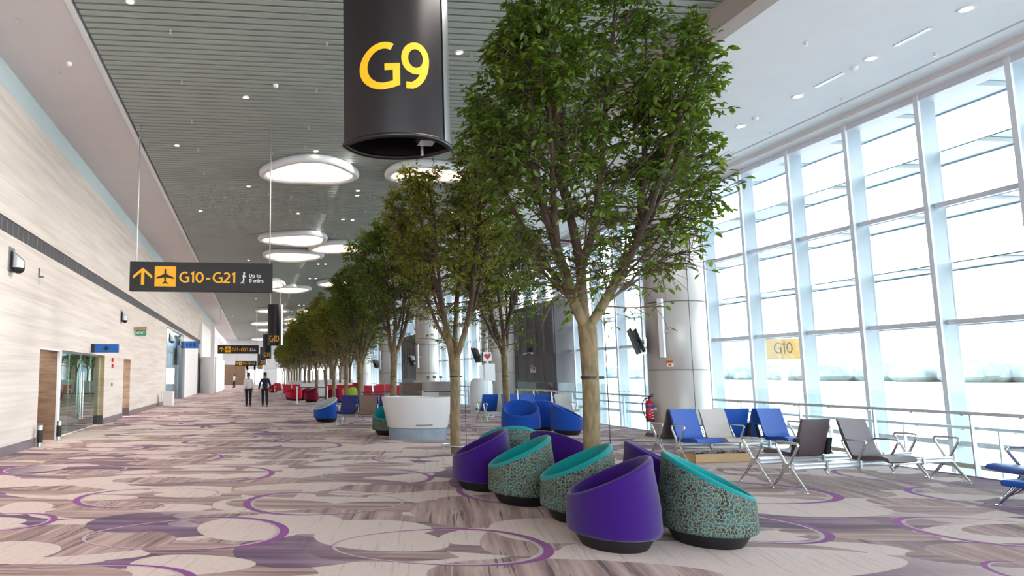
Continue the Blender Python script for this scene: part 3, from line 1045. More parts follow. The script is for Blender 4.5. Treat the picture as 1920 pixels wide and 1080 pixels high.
pk_ = [9.62 + 1.66 * k for k in range(-8, 60)]
balustrade('glass_balustrade', FE, 5.1, 15.55, 1.05, -0.1, 'glass balustrade with flat handrail beside the grey and blue seats right of the big column', pk_)
balustrade('glass_balustrade', FE, 17.25, 28.1, 1.05, -0.1, 'glass balustrade with pale handrail behind the big tree trunk, between the first two columns', pk_)
balustrade('glass_balustrade', FE, 29.9, 40.1, 1.05, -0.1, 'distant glass balustrade between the second and third columns', pk_)
balustrade('glass_balustrade', FE, 42, 52.2, 1.05, -0.1, 'farthest glass balustrade, beyond the third column', pk_)
balustrade('ramp_handrail', 12.95, 2.0, 75, 0.72, -0.62, 'lower ramp handrail beyond the glass balustrade, next to the windows', [y + 0.6 for y in pk_], glass=False)
struct('trim_5', MB().box((12.5, Y0, 0.02), (12.56, 16.0, 0.10)).box((12.5, Y0, -0.62), (12.53, 16.0, -0.5)), M['tan_trim'])

# ---- outside
struct('ground_apron', MB().box((XG + 0.4, -200, -5.2), (170, 700, -5.0)), M['concrete'])
struct('ground_airfield', MB().box((170, -400, -5.25), (2200, 1800, -5.02)), M['grass'])
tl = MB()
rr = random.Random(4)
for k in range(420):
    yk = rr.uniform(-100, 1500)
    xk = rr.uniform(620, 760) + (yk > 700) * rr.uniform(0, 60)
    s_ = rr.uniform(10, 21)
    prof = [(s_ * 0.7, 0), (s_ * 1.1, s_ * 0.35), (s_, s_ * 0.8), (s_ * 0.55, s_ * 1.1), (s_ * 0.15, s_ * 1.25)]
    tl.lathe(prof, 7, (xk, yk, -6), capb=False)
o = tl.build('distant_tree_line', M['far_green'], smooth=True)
tag(o, 'hazy line of trees on the horizon beyond the airfield', 'trees', kind='stuff')
gs = empty('gate_sign_pylon', (27.0, 33.4, -5.0), -0.5)
tag(gs, 'yellow G10 stand sign on a grey pole outside the windows', 'sign')
q = hit(1467, 654, 1, 33.4)
gs.location = (q.x, 33.4, -5.0)
zc_ = q.z + 5.0
MB().cbox((0, 0, zc_), (1.62, 0.35, 1.12)).build('sign_box', M['outdoor_yellow'], gs, bevel=0.02)
MB().cbox((0.83, 0, zc_), (0.05, 0.38, 1.16)).cbox((-0.83, 0, zc_), (0.05, 0.38, 1.16)).cbox((0, 0, zc_ - 0.58), (1.7, 0.38, 0.05)).build('frame', M['shade_rib'], gs)
MB().box((-0.12, -0.1, 0), (0.12, 0.1, zc_ - 0.58)).build('pole', M['mullion_edge'], gs)
lettering('lettering', 'G10', 0.62, M['black'], gs, (0, -0.185, zc_ + 0.05), width=0.85, weight=0.10)

# ================================================================== CEILING FITTINGS


def blob(cx, cy, rx, ry, rot, tri, n=44):
    pts = []
    for k in range(n):
        a = 2 * PI * k / n
        r = 1 + tri * math.cos(3 * (a - rot)) + 0.03 * math.cos(2 * a)
        pts.append((cx + rx * r * math.cos(a), cy + ry * r * math.sin(a)))
    return pts


def panel_light(k, x0, x1, yt, yb, label, rot=-PI / 2, tri=0.09):
    """x0,x1: left and right in the photo, yt,yb: top and bottom rows"""
    zz = ZC - 0.26
    ym = (yt + yb) / 2
    n_ = hit((x0 + x1) / 2, yt, 2, zz)
    f_ = hit((x0 + x1) / 2, yb, 2, zz)
    l_ = hit(x0, (yb * 0.62 + yt * 0.38), 2, zz)
    r_ = hit(x1, (yb * 0.62 + yt * 0.38), 2, zz)
    cx, cy = (l_.x + r_.x) / 2, (n_.y + f_.y) / 2
    rx, ry = (r_.x - l_.x) / 2, (f_.y - n_.y) / 2
    e = empty('cloud_ceiling_light', (cx, cy, ZC))
    tag(e, label, 'ceiling light', 'cloud-shaped ceiling lights')
    P = blob(0, 0, rx * 0.96, ry * 0.96, rot, tri)

    def ringp(s, z):
        # inset by distance so that the rim has an even width
        out = []
        for (x, y) in P:
            d = math.hypot(x, y)
            out.append((x * (1 - s / d), y * (1 - s / d), z))
        return out
    m1 = MB()
    rings = [ringp(0.10, 0.0), ringp(0.02, -0.04), ringp(-0.02, -0.14), ringp(0.0, -0.22), ringp(0.06, -0.26), ringp(0.16, -0.25), ringp(0.2, -0.20)]
    n = len(P)
    for r in rings:
        m1.v += r
    for i in range(len(rings) - 1):
        for q_ in range(n):
            a, b = i * n + q_, i * n + (q_ + 1) % n
            m1.f.append((a, b, b + n, a + n))
    m1.build('rim', M['white_paint'], e, smooth=True)
    m2 = MB()
    m2.v = ringp(0.17, -0.205)
    m2.f = [tuple(range(n))]
    m2.build('diffuser', M['lamp_glow'], e)
    return e


PL = [(488, 672, 303, 350, 'large rounded-triangle cloud light nearest to the camera, left of the tree crowns', -PI / 2, 0.10),
      (714, 890, 312, 348, 'cloud ceiling light half hidden behind the second tree crown', -PI / 2 - 0.4, 0.08),
      (489, 619, 440, 464, 'egg-shaped cloud light above the G10 - G21 sign end, upper of the cluster', PI, 0.10),
      (576, 700, 458, 478, 'cloud light right of the upper egg-shaped one, touching the tree tops', 0.3, 0.09),
      (491, 604, 473, 493, 'cloud light just above the right end of the G10 - G21 sign', -0.4, 0.08),
      (480, 535, 527, 543, 'cloud light partly hidden behind the right end of the G10 - G21 sign', 0.5, 0.06),
      (505, 583, 539, 551, 'flat cloud light just below the right end of the G10 - G21 sign', -0.6, 0.06),
      (590, 700, 528, 540, 'cloud light hidden behind the warm-lit tree crowns', 0.2, 0.06),
      (478, 542, 581, 588, 'cloud light passing behind the top of the hanging G10 sign', 0.2, 0.05),
      (556, 600, 581, 587, 'cloud light at the left edge of the tree crowns, right of the G10 sign', 0.2, 0.05),
      (530, 560, 597, 603, 'small cloud light just right of the middle of the G10 sign', 0.4, 0.05),
      (468, 515, 605, 611, 'far cloud light left of the lower half of the G10 sign', 0.2, 0.05),
      (530, 580, 604, 610, 'far cloud light right of the lower half of the G10 sign', 0.2, 0.05),
      (481, 520, 617, 622, 'far cloud light left of the letters of the G10 sign', 0.2, 0.05),
      (530, 575, 616, 621, 'far cloud light right of the letters of the G10 sign', 0.2, 0.05),
      (470, 505, 635, 639, 'distant cloud light left of the G11 sign', 0.2, 0.05),
      (530, 562, 632, 636, 'distant cloud light below the G10 sign', 0.2, 0.05),
      (470, 500, 643, 647, 'distant cloud light just above the far directional sign', 0.2, 0.05)]
for k, a in enumerate(PL):
    panel_light(k, a[0], a[1], a[2], a[3], a[4], a[5], a[6])


def spread(name, pix, zz, builder, lab, cat, grp):
    pts = []
    for (px, py) in pix:
        p = hit(px, py, 2, zz)
        pts.append((p.y, p.x, px, py))
    pts.sort()
    first = None
    for i, (y, x, px, py) in enumerate(pts):
        if first is None:
            o = first = builder()
        else:
            o = copy_tree(first)
        o.location = (x, y, zz)
        tag(o, lab % (ordinal(i) + ('' if i == 0 else ' nearest')), cat, grp)


def mk_down():
    e = MB().lathe([(0.085, 0.0), (0.085, -0.012), (0.06, -0.018), (0.06, 0.0)], 16, capb=False, capt=False).build('downlight', M['white_paint'], smooth=True)
    MB().lathe([(0.058, -0.012), (0.02, -0.013)], 14, capb=True, capt=True).build('lamp_disc', M['down_glow'], e)
    return e


def mk_down_big():
    e = MB().lathe([(0.12, 0.0), (0.12, -0.012), (0.085, -0.018), (0.085, 0.0)], 18, capb=False, capt=False).build('downlight', M['white_paint'], smooth=True)
    MB().lathe([(0.084, -0.006), (0.02, -0.007)], 14).build('lamp_disc', M['down_glow'], e)
    return e


def mk_sprinkler():
    e = MB().lathe([(0.028, 0), (0.028, -0.012), (0.01, -0.015), (0.01, -0.05), (0.03, -0.055), (0.03, -0.06)], 10).build('sprinkler_head', M['alu'], smooth=True)
    return e


def mk_detector():
    return MB().lathe([(0.06, 0), (0.06, -0.02), (0.05, -0.05), (0.03, -0.065)], 16).build('smoke_detector', M['sign_white'], smooth=True)


DL = [(244, 2), (461, 182), (332, 272), (592, 283), (466, 349), (861, 98), (723, 274), (752, 275), (671, 357), (670, 366), (559, 400), (643, 411), (661, 412),
      (376, 395), (541, 466), (466, 488), (597, 495), (610, 495), (500, 300 + 62), (436, 592), (446, 620), (452, 638), (473, 623), (632, 457), (581, 522), (592, 522),
      (547, 584), (541, 593), (549, 593), (570, 572), (561, 572), (480, 560), (474, 630), (474, 637), (474, 643), (846, 398), (735, 405), (505, 622)]
spread('downlight', [p for p in DL if p != (500, 362)], ZC, mk_down, 'small round downlight glowing in the slatted ceiling, %s to the camera', 'downlight', 'downlights in the slatted ceiling')
DR = [(1812, 16), (1633, 109), (1496, 180), (1389, 236)]
spread('downlight', DR, ZR, mk_down_big, 'round recessed downlight in the white ceiling, %s to the camera', 'downlight', 'downlights in the white ceiling')
SP = [(320, 57), (341, 152), (594, 167), (613, 80), (360, 226), (579, 237), (372, 279), (383, 324), (573, 273), (543, 303), (511, 287), (503, 362), (543, 393), (537, 418),
      (535, 433), (546, 368), (498, 416), (694, 367), (702, 369), (684, 396), (734, 422), (628, 439), (652, 440), (884, 101)]
spread('sprinkler_head', SP, ZC, mk_sprinkler, 'tiny sprinkler head under the slatted ceiling, %s to the camera', 'sprinkler', 'sprinklers in the slatted ceiling')
SL = [(32, 36), (96, 135), (114, 134), (149, 215), (203, 272), (186, 271), (216, 318), (251, 353), (260, 385), (289, 411), (277, 411), (312, 451), (329, 482)]
spread('sprinkler_head', SL, ZC, mk_sprinkler, 'tiny sprinkler head in the plain soffit above the stone wall, %s to the camera', 'sprinkler', 'sprinklers in the left soffit')
SR = [(1511, 80), (1753, 100), (1365, 170), (1578, 185), (1443, 249)]
spread('sprinkler_head', SR, ZR, mk_sprinkler, 'tiny sprinkler head in the white ceiling by the windows, %s to the camera', 'sprinkler', 'sprinklers in the white ceiling')
spread('smoke_detector', [(1602, 126), (1417, 221)], ZR, mk_detector, 'small domed detector in the white ceiling, %s to the camera', 'smoke detector', 'detectors in the white ceiling')
spread('smoke_detector', [(517, 159), (130, 118)], ZC, mk_detector, 'small white domed detector under the main ceiling, %s to the camera', 'smoke detector', 'detectors in the main ceiling')

# ventilation band in the wall
vg = empty('vent_grille', (XL, 0, 4.53))
tag(vg, 'long dark ventilation band set high in the stone wall', 'vent')
MB().box((-0.07, Y0, 0.0), (-0.03, 82, 0.32)).build('mesh_panel', M['dark_grille'], vg)

# ================================================================== SIGNS


def prism_xz(polys, y0, y1):
    m_ = MB()
    for p in polys:
        m_.extrude([(z, x) for x, z in p], 1, y0, y1)
    return m_


def arrow_poly(cx, cz, h):
    k = h / 200.0
    P = [(-105, -30), (-105, 8), (0, 98), (105, 8), (105, -30), (18, 48), (18, -98), (-18, -98), (-18, 48)]
    return [(cx + x * k, cz + z * k) for x, z in P]


def plane_polys(cx, cz, h):
    k = h / 170.0
    half = [(0, 85), (6, 82), (9, 70), (9, 32), (90, -6), (90, -20), (9, -6), (7, -48), (28, -64), (28, -74), (0, -66)]
    R = [(cx + x * k, cz + z * k) for x, z in half]
    Lf = [(cx - x * k, cz + z * k) for x, z in reversed(half)]
    return [R + Lf[1:-1]]


def walker_polys(cx, cz, h):
    k = h / 130.0
    head = [(6 + 11 * math.cos(a * PI / 4), 54 + 11 * math.sin(a * PI / 4)) for a in range(8)]
    body = [(-2, 40), (8, 41), (14, 30), (28, 8), (24, 3), (10, 20), (10, -2), (8, -40), (6, -66), (-4, -66), (-6, -40), (-6, -18), (-16, -44), (-34, -56), (-30, -64), (-8, -50), (-4, -10), (-10, 10), (-8, 30)]
    return [[(cx + x * k, cz + z * k) for x, z in p] for p in (head, body)]


def direction_sign(loc, W, Hh, txt, sub, label, rodx, u):
    """hanging directional sign; u = metres per unit of the measured panel drawing (1610 wide)"""
    e = empty('hanging_direction_sign', loc, 0.0)
    tag(e, label, 'sign', 'dark hanging direction signs')
    MB().box((0, 0, 0), (W, 0.16, Hh)).build('sign_panel', M['sign_face'], e, bevel=0.006)
    k = W / 1610.0
    X = lambda a: (a - 12) * k
    Z = lambda a: (440 - a) * k * (Hh / (320 * k))
    prism_xz([arrow_poly(X(158), Z(280), 200 * k)], -0.006, 0.0).build('arrow', M['yellow'], e)
    MB().box((X(290), -0.004, Z(390)), (X(527), 0.0, Z(168))).build('icon_square', M['yellow'], e)
    prism_xz(plane_polys(X(408), Z(285), 185 * k), -0.009, -0.004).build('aeroplane_icon', M['sign_face'], e)
    lettering('gate_lettering', txt, 122 * k, M['yellow'], e, (X(880), -0.003, Z(281)), width=630 * k, weight=0.15)
    prism_xz(walker_polys(X(1290), Z(285), 135 * k), -0.006, 0.0).build('walker_icon', M['sign_white'], e)
    lettering('time_lettering', sub, 42 * k, M['sign_white'], e, (X(1436), -0.003, Z(287)), width=168 * k, weight=0.17)
    for rx in rodx:
        MB().tube([(rx, 0.08, Hh), (rx, 0.08, ZC + 0.05 - loc[2])], 0.017, 8).build('hanging_rod', M['steel'], e)
    return e


pa, pb = hit(242, 545, 1, 15.85), hit(511, 545, 1, 15.85)
ptop = hit(245, 490, 1, 15.85)
direction_sign((pa.x, 15.85, pa.z), pb.x - pa.x, ptop.z - pa.z, 'G10-G21', 'Up to\n9 mins', 'nearest hanging direction sign reading G10 - G21, Up to 9 mins', (0.14, pb.x - pa.x - 0.07), 1)
pa, pb = hit(408, 663, 1, 57.0), hit(485, 663, 1, 57.0)
ptop = hit(408, 647, 1, 57.0)
direction_sign((pa.x, 57, pa.z), pb.x - pa.x, ptop.z - pa.z, 'G11-G21', 'Up to\n8 mins', 'middle hanging direction sign reading G11 - G21', (0.2, pb.x - pa.x - 0.2), 1)
pa, pb = hit(441, 686, 1, 100.0), hit(481, 686, 1, 100.0)
ptop = hit(441, 677, 1, 100.0)
direction_sign((pa.x, 100, pa.z), pb.x - pa.x, ptop.z - pa.z, 'G13-G21', 'Up to\n5 mins', 'farthest and smallest hanging direction sign above the end of the hall', (0.2, pb.x - pa.x - 0.2), 1)


def gate_sign(loc, txt, label, tsize, tz, big=True):
    """lens-shaped hanging gate sign, open below, with a metal trailing edge"""
    W, D, Hh = 0.98, 0.60, 2.62
    e = empty('hanging_gate_sign', loc, 0.0)
    tag(e, label, 'sign', 'dark lens-shaped hanging gate signs')

    def front(x):          # half-depth at x in -W/2..W/2, blunt towards the right
        u = x / (W / 2)
        return D / 2 * (max(0.0, 1 - abs(u) ** 2.3)) ** 0.85

    def shell(x0, x1, side, t=0.022, n=20):
        m_ = MB()
        xs = [x0 + (x1 - x0) * k / n for k in range(n + 1)]
        o_, i_ = [], []
        for x in xs:
            o_.append((x, side * -front(x)))
            i_.append((x * 0.96, side * -max(0.0, front(x) - t)))
        poly = o_ + i_[::-1]
        m_.extrude(poly, 2, 0, Hh)
        return m_
    shell(-W / 2, W / 2 * 0.76, 1).build('front_panel', M['sign_brown'], e, smooth=0.4)
    shell(-W / 2, W / 2, -1).build('back_panel', M['sign_brown'], e, smooth=0.4)
    shell(W / 2 * 0.81, W / 2, 1, t=0.02, n=8).build('metal_edge', M['steel'], e, smooth=0.4)
    # rolled lower rim
    rim = []
    for k in range(49):
        a = 2 * PI * k / 48
        x = -W / 2 * math.cos(a) * 0.985
        rim.append((x, (-1 if a < PI else 1) * max(0.0, front(x) - 0.012), 0.0))
    MB().tube(rim, 0.024, 8, cap=False).build('lower_rim', M['sign_brown'], e, smooth=True)
    MB().box((0.18, -0.08, 0.08), (0.34, 0.1, Hh - 0.1)).build('inner_spine', M['black'], e)
    MB().box((0.18, -0.12, 0.02), (0.32, 0.02, 0.1)).build('junction_box', M['steel'], e)
    MB().tube([(0.25, 0.10, -0.04), (0.25, 0.10, 0.3)], 0.014, 8).build('drop_rod', M['alu'], e)
    me = text_mesh(txt, tsize, weight=0.145)
    xs = [v.co.x for v in me.vertices]
    cx = -0.07
    kx = 1.0
    wmax = 0.60
    if max(xs) - min(xs) > wmax:
        kx = wmax / (max(xs) - min(xs))
    for v in me.vertices:
        x = v.co.x * kx + cx
        v.co.x = x
        v.co.y = -front(x) - 0.002 + (v.co.y * 0.5 - 0.0015)
        v.co.z += tz
    me.materials.clear()
    me.materials.append(M['yellow'])
    o = bpy.data.objects.new('lettering', me)
    COL.objects.link(o)
    o.parent = e
    for rx in (-0.3, 0.3):
        MB().tube([(rx, 0, Hh - 0.05), (rx, 0, ZC + 0.05 - loc[2])], 0.012, 8).build('hanging_rod', M['steel'], e)
    return e


gate_sign((1.27, 5.5, 3.70), 'G9', 'huge near hanging gate sign G9 in dark brown with yellow letters', 0.42, 0.62)
p = hit(516, 647, 1, 41.0)
gate_sign((p.x, 41.2, p.z), 'G10', 'hanging gate sign G10, smaller, next behind the big G9 sign', 0.40, 0.42)
p = hit(501, 672, 1, 70)
gate_sign((p.x, 70, p.z), 'G11', 'hanging gate sign G11 behind and left of the G10 sign', 0.44, 0.42)
p = hit(493.5, 684, 1, 95)
gate_sign((p.x, 95, p.z), 'G12', 'hanging gate sign overlapping the far end, behind G11', 0.44, 0.42)
p = hit(488, 692, 1, 112)
gate_sign((p.x, 112, p.z), 'G13', 'farthest hanging gate sign, lowest in the receding row', 0.44, 0.42)

# wall signs
p = hit(252, 625, 1, 27.4)
ex = empty('exit_sign', (XL + 0.28, 27.45, 3.33))
tag(ex, 'green EXIT sign hanging from a beige housing on the stone wall', 'exit sign')
MB().box((-0.26, -0.05, 0.20), (0.24, 0.07, 0.34)).build('housing', M['tan_stone'], ex)
MB().box((-0.22, -0.01, -0.04), (0.22, 0.015, 0.20)).build('panel', M['green_sign'], ex)
lettering('lettering', 'EXIT', 0.12, M['sign_white'], ex, (0.04, -0.013, 0.08), width=0.26)
prism_xz([[(-0.19, 0.08), (-0.12, 0.14), (-0.12, 0.02)]], -0.016, -0.01).build('arrow', M['sign_white'], ex)


def flag_sign(px0, px1, py0, py1, Yd, label, kind):
    a, b = hit(px0, py1, 1, Yd), hit(px1, py0, 1, Yd)
    e = empty('projecting_wall_sign', (XL, Yd, a.z))
    tag(e, label, 'sign', 'blue signs projecting from the stone wall')
    W = b.x - XL
    Hh = b.z - a.z
    MB().box((0.0, 0, 0), (0.14 * W, 0.12, Hh)).build('bracket', M['black'], e)
    MB().box((0.14 * W, 0, 0), (W, 0.12, Hh)).build('panel', M['blue_sign'], e, bevel=0.004)
    c = (0.56 * W, Hh / 2)
    if kind == 'cross':
        s = Hh * 0.1
        m_ = MB()
        for dx, dz in ((0, 0), (1, 0), (-1, 0), (0, 1), (0, -1)):
            m_.extrude([(c[1] + dz * s * 1.7 + s * 1.15 * math.sin(t * PI / 6), c[0] + dx * s * 2.0 + s * 1.25 * math.cos(t * PI / 6)) for t in range(12)], 1, -0.006, 0)
        m_.build('pictogram', M['blue_sign_dark'], e)
    else:
        m_ = MB()
        for dx in (-0.24, 0.0, 0.24):
            m_.extrude([(c[1] + dx * 0 + Hh * 0.32 * math.sin(t * PI / 5), c[0] + dx * W * 0.9 + Hh * 0.15 * math.cos(t * PI / 5)) for t in range(10)], 1, -0.006, 0)
        m_.build('pictogram', M['blue_sign_dark'], e)
    return e


flag_sign(177, 222, 645, 661, 20.4, 'blue projecting sign with a dark cross-like pictogram above the glass doors', 'cross')
flag_sign(338, 372, 640, 653, 44.8, 'farther blue projecting sign with small dark pictograms on the pale glazed front', 'dots')

# cameras and small wall fittings


def wall_camera(px, py, label, s=1.0):
    p = hit(px, py, 0, XL)
    e = empty('dome_camera', (XL, p.y, p.z))
    tag(e, label, 'security camera', 'dome cameras on the stone wall')
    MB().box((0, -0.12 * s, -0.2 * s), (0.025, 0.12 * s, 0.24 * s)).build('back_plate', M['grille_fin'], e)
    hs = MB()
    n = 20
    ring0, ring1 = [], []
    for k in range(n):
        a = 2 * PI * k / n
        x, y = 0.14 * s + 0.115 * s * math.cos(a), 0.115 * s * math.sin(a)
        ring0.append((x, y, -0.13 * s))
        ring1.append((x, y, 0.20 * s - (x - 0.025) * 0.95))
    hs.v = ring0 + ring1
    hs.f = [tuple(range(n))[::-1], tuple(range(n, 2 * n))] + [(k, (k + 1) % n, n + (k + 1) % n, n + k) for k in range(n)]
    hs.build('housing', M['steel'], e, smooth=0.6)
    MB().lathe([(0.105 * s, -0.13 * s), (0.1 * s, -0.17 * s), (0.08 * s, -0.205 * s), (0.04 * s, -0.225 * s)], 20, (0.14 * s, 0, 0)).build('dome', M['screen'], e, smooth=True)
    return e


wall_camera(20, 489, 'nearest metal dome camera on the stone wall, below the vent band', 1.15)
wall_camera(227, 594, 'small dome camera on the stone wall, left of the exit sign', 1.0)
wall_camera(317, 634, 'dome camera at the edge of the tall pale glazing', 1.3)
p = hit(72, 514, 0, XL)
o = empty('antenna_bracket', (XL, p.y, p.z))
tag(o, 'thin metal bracket with a cable loop on the stone wall, right of the near camera', 'bracket')
MB().box((0, -0.012, -0.08), (0.03, 0.012, 0.14)).box((0.03, -0.01, -0.08), (0.12, 0.01, -0.05)).build('arm', M['charcoal'], o)
lp = [(0.06, 0.02 + 0.13 * math.sin(t * PI / 8) * 0.6, -0.15 + 0.1 * math.cos(t * PI / 8)) for t in range(17)]
MB().tube([(0.02, y, z) for x, y, z in lp], 0.006, 6, cap=False).build('cable', M['alu'], o)
for k, (px, py) in enumerate(((210, 675), (210, 686))):
    p = hit(px, py, 0, XL)
    o = MB().box((XL, p.y - 0.06, p.z - 0.07), (XL + 0.05, p.y + 0.06, p.z + 0.07)).build('fire_alarm_box', M['red'])
    tag(o, ('upper' if k == 0 else 'lower') + ' small red fire alarm fitting on the stone wall right of the glass doors', 'fire alarm', 'red alarm fittings on the wall')
p = hit(209, 721, 0, XL)
o = MB().box((XL, p.y - 0.05, p.z - 0.05), (XL + 0.03, p.y + 0.05, p.z + 0.05)).build('wall_switch', M['charcoal'])
tag(o, 'small dark wall switch below the red alarm fittings', 'switch')
for k, (px, py, lab) in enumerate(((70, 838, 'short steel bollard with a black band left of the stone recess'), (108, 826, 'short steel bollard with a black band between the recess and the glass doors'))):
    p = fl(px, py)
    e = empty('bollard', (XL + 0.14, p.y, 0))
    tag(e, lab, 'bollard', 'banded bollards at the recess')
    MB().lathe([(0.055, 0), (0.055, 0.47), (0.045, 0.49)], 16).build('post', M['steel'], e, smooth=True)
    MB().lathe([(0.064, 0.1), (0.064, 0.38)], 16).build('band', M['black'], e, smooth=True)
st = empty('steel_bench', (XL - 0.75, 15.6, 0))
tag(st, 'low dark bench with a steel frame inside the stone recess', 'bench')
MB().box((0, 0, 0.42), (0.6, 1.1, 0.47)).build('seat', M['charcoal'], st)
MB().tube([(0.57, 1.07, 0), (0.57, 1.07, 0.45)], 0.02).tube([(0.57, 0.03, 0), (0.57, 0.03, 0.45)], 0.02).tube([(0.03, 1.07, 0), (0.03, 1.07, 0.45)], 0.02).tube([(0.03, 0.03, 0), (0.03, 0.03, 0.45)], 0.02).build('frame', M['steel'], st)
p = fl(285, 772)
o = empty('white_cabinet', (XL + 0.3, 34.5, 0))
tag(o, 'small white free-standing cabinet against the stone wall', 'cabinet')
MB().box((0, 0, 0.04), (0.5, 0.6, 0.78)).build('body', M['paper'], o, bevel=0.01)
MB().box((0.02, -0.008, 0.1), (0.48, 0, 0.7)).build('door', M['sign_white'], o)
MB().tube([(-0.12, 0.1, 0), (-0.12, 0.1, 0.8)], 0.02).build('post', M['steel'], o)

# ================================================================== TUB CHAIRS
def smooth(t):
    t = max(0.0, min(1.0, t))
    return t * t * (3 - 2 * t)


_pod_cache = {}


def tub_chair(x, y, face, shell_m, liner_m, label, s=1.0, group='tub chairs around the big tree', W=1.0, D=0.86, cat='tub chair'):
    """face: direction (degrees) the open low side looks to"""
    e = empty('tub_chair', (x, y, 0), math.radians(face))
    e.scale = (s, s, s)
    tag(e, label, cat, group)
    key = (shell_m.name, liner_m.name, W, D)
    if key in _pod_cache:
        for me, nm in _pod_cache[key]:
            o = bpy.data.objects.new(nm, me)
            COL.objects.link(o)
            o.parent = e
        return e
    N = 56
    zlo, zhi = 0.47, 0.865

    def ztop(a):           # a=0 is the open front (+x), PI the high back
        c = (1 - math.cos(a)) / 2
        return zlo + (zhi - zlo) * (c ** 0.92)

    def pt(a, r, z):
        return (r * D / 2 * math.cos(a) - 0.0, r * W / 2 * math.sin(a), z)
    outer = MB()
    rows = []
    for t in (0.0, 0.02, 0.07, 0.18, 0.34, 0.5, 0.66, 0.8, 0.9, 1.0):
        row = []
        for k in range(N):
            a = 2 * PI * k / N
            zt = ztop(a) - 0.045
            z = 0.135 + (zt - 0.135) * t
            r = (0.955, 0.985, 1.0)[min(2, int(t * 50))] if t < 0.06 else 1.0
            lean = 0.075 * smooth((z - 0.2) / 0.75) + 0.055 * smooth((z - 0.35) / 0.5) * (1 - math.cos(a)) / 2
            row.append(pt(a, r - lean, z))
        rows.append(row)
    for row in rows:
        outer.v += row
    for i in range(len(rows) - 1):
        for k in range(N):
            a_, b_ = i * N + k, i * N + (k + 1) % N
            outer.f.append((a_, b_, b_ + N, a_ + N))
    outer.f.append(tuple(reversed(range(N))))
    liner = MB()
    rows = []
    topz = [ztop(2 * PI * k / N) for k in range(N)]

    def lean_at(a, z):
        return 0.075 * smooth((z - 0.2) / 0.75) + 0.055 * smooth((z - 0.35) / 0.5) * (1 - math.cos(a)) / 2
    spec = [(-0.052, -0.004), (-0.038, 0.004), (-0.018, -0.004), (-0.004, -0.035), (0.0, -0.07), (-0.008, -0.105), (-0.03, -0.14)]
    for dz, dr in spec:
        row = []
        for k in range(N):
            a = 2 * PI * k / N
            zt = topz[k]
            row.append(pt(a, 1.0 + dr - lean_at(a, zt - 0.045), zt + dz))
        rows.append(row)
    for t in (0.25, 0.5, 0.75, 0.92, 1.0):
        row = []
        for k in range(N):
            a = 2 * PI * k / N
            zt = topz[k] - 0.03
            zs = 0.385
            rt = 0.86 - lean_at(a, zt)
            front = (1 + math.cos(a)) / 2
            r = rt + (0.60 + 0.12 * front - rt) * (t ** 0.8)
            z = zt + (zs - zt) * t
            row.append(pt(a, r, z))
        rows.append(row)
    for r, z in ((0.5, 0.375), (0.32, 0.40), (0.12, 0.405)):
        rows.append([pt(2 * PI * k / N, r, z) for k in range(N)])
    # seat cushion bulges up at the front lip
    for row in rows:
        liner.v += row
    for i in range(len(rows) - 1):
        for k in range(N):
            a_, b_ = i * N + k, i * N + (k + 1) % N
            liner.f.append((a_, b_, b_ + N, a_ + N))
    liner.f.append(tuple((len(rows) - 1) * N + k for k in range(N)))
    pl = MB().lathe([(0.70, 0.0), (0.72, 0.012), (0.86, 0.12), (0.87, 0.15)], N, sx=D / 2, sy=W / 2)
    a = outer.build('shell', shell_m, e, smooth=1.2)
    b = liner.build('seat_liner', liner_m, e, smooth=1.5)
    c = pl.build('plinth', M['plinth'], e, smooth=0.8)
    _pod_cache[key] = [(a.data, 'shell'), (b.data, 'seat_liner'), (c.data, 'plinth')]
    return e


PUR, TEA, CIR = M['purple'], M['teal'], M['circuit']
tub_chair(3.53, 6.20, 153, PUR, PUR, 'front purple tub chair, nearest to the camera, opening to the left')
tub_chair(4.54, 6.24, -30, CIR, TEA, 'front right tub chair with printed shell and teal seat, opening to the right')
tub_chair(3.76, 7.30, 158, CIR, TEA, 'middle printed tub chair with teal seat, just behind the front purple one')
tub_chair(3.52, 8.34, 162, CIR, TEA, 'left printed tub chair with teal seat, between purple tub chair and middle printed one')
tub_chair(3.36, 9.38, 163, PUR, PUR, 'leftmost purple tub chair, opening to the left')
tub_chair(4.05, 10.05, 85, CIR, TEA, 'rear printed tub chair seen from behind, only its rounded back top showing')
tub_chair(4.42, 9.05, 25, PUR, PUR, 'purple tub chair seen from behind, left of the big tree trunk')
tub_chair(4.80, 7.34, -25, PUR, PUR, 'purple tub chair behind the front right printed one, mostly hidden')
BLU = M['pod_blue']
g2 = 'blue tub chairs by the blue seats'
tub_chair(7.60, 17.95, 248, BLU, BLU, 'left blue tub chair facing the camera', s=1.08, group=g2)
tub_chair(8.72, 17.45, -32, BLU, BLU, 'right blue tub chair opening to the right', s=1.0, group=g2)
tub_chair(8.55, 18.75, 80, BLU, BLU, 'rear blue tub chair squeezed behind the other two', s=1.04, group=g2)
tub_chair(3.75, 17.75, 225, CIR, TEA, 'printed tub chair with teal seat left of the white counter', s=1.0, group='single tub chairs down the hall')

# ================================================================== BEAM SEATING


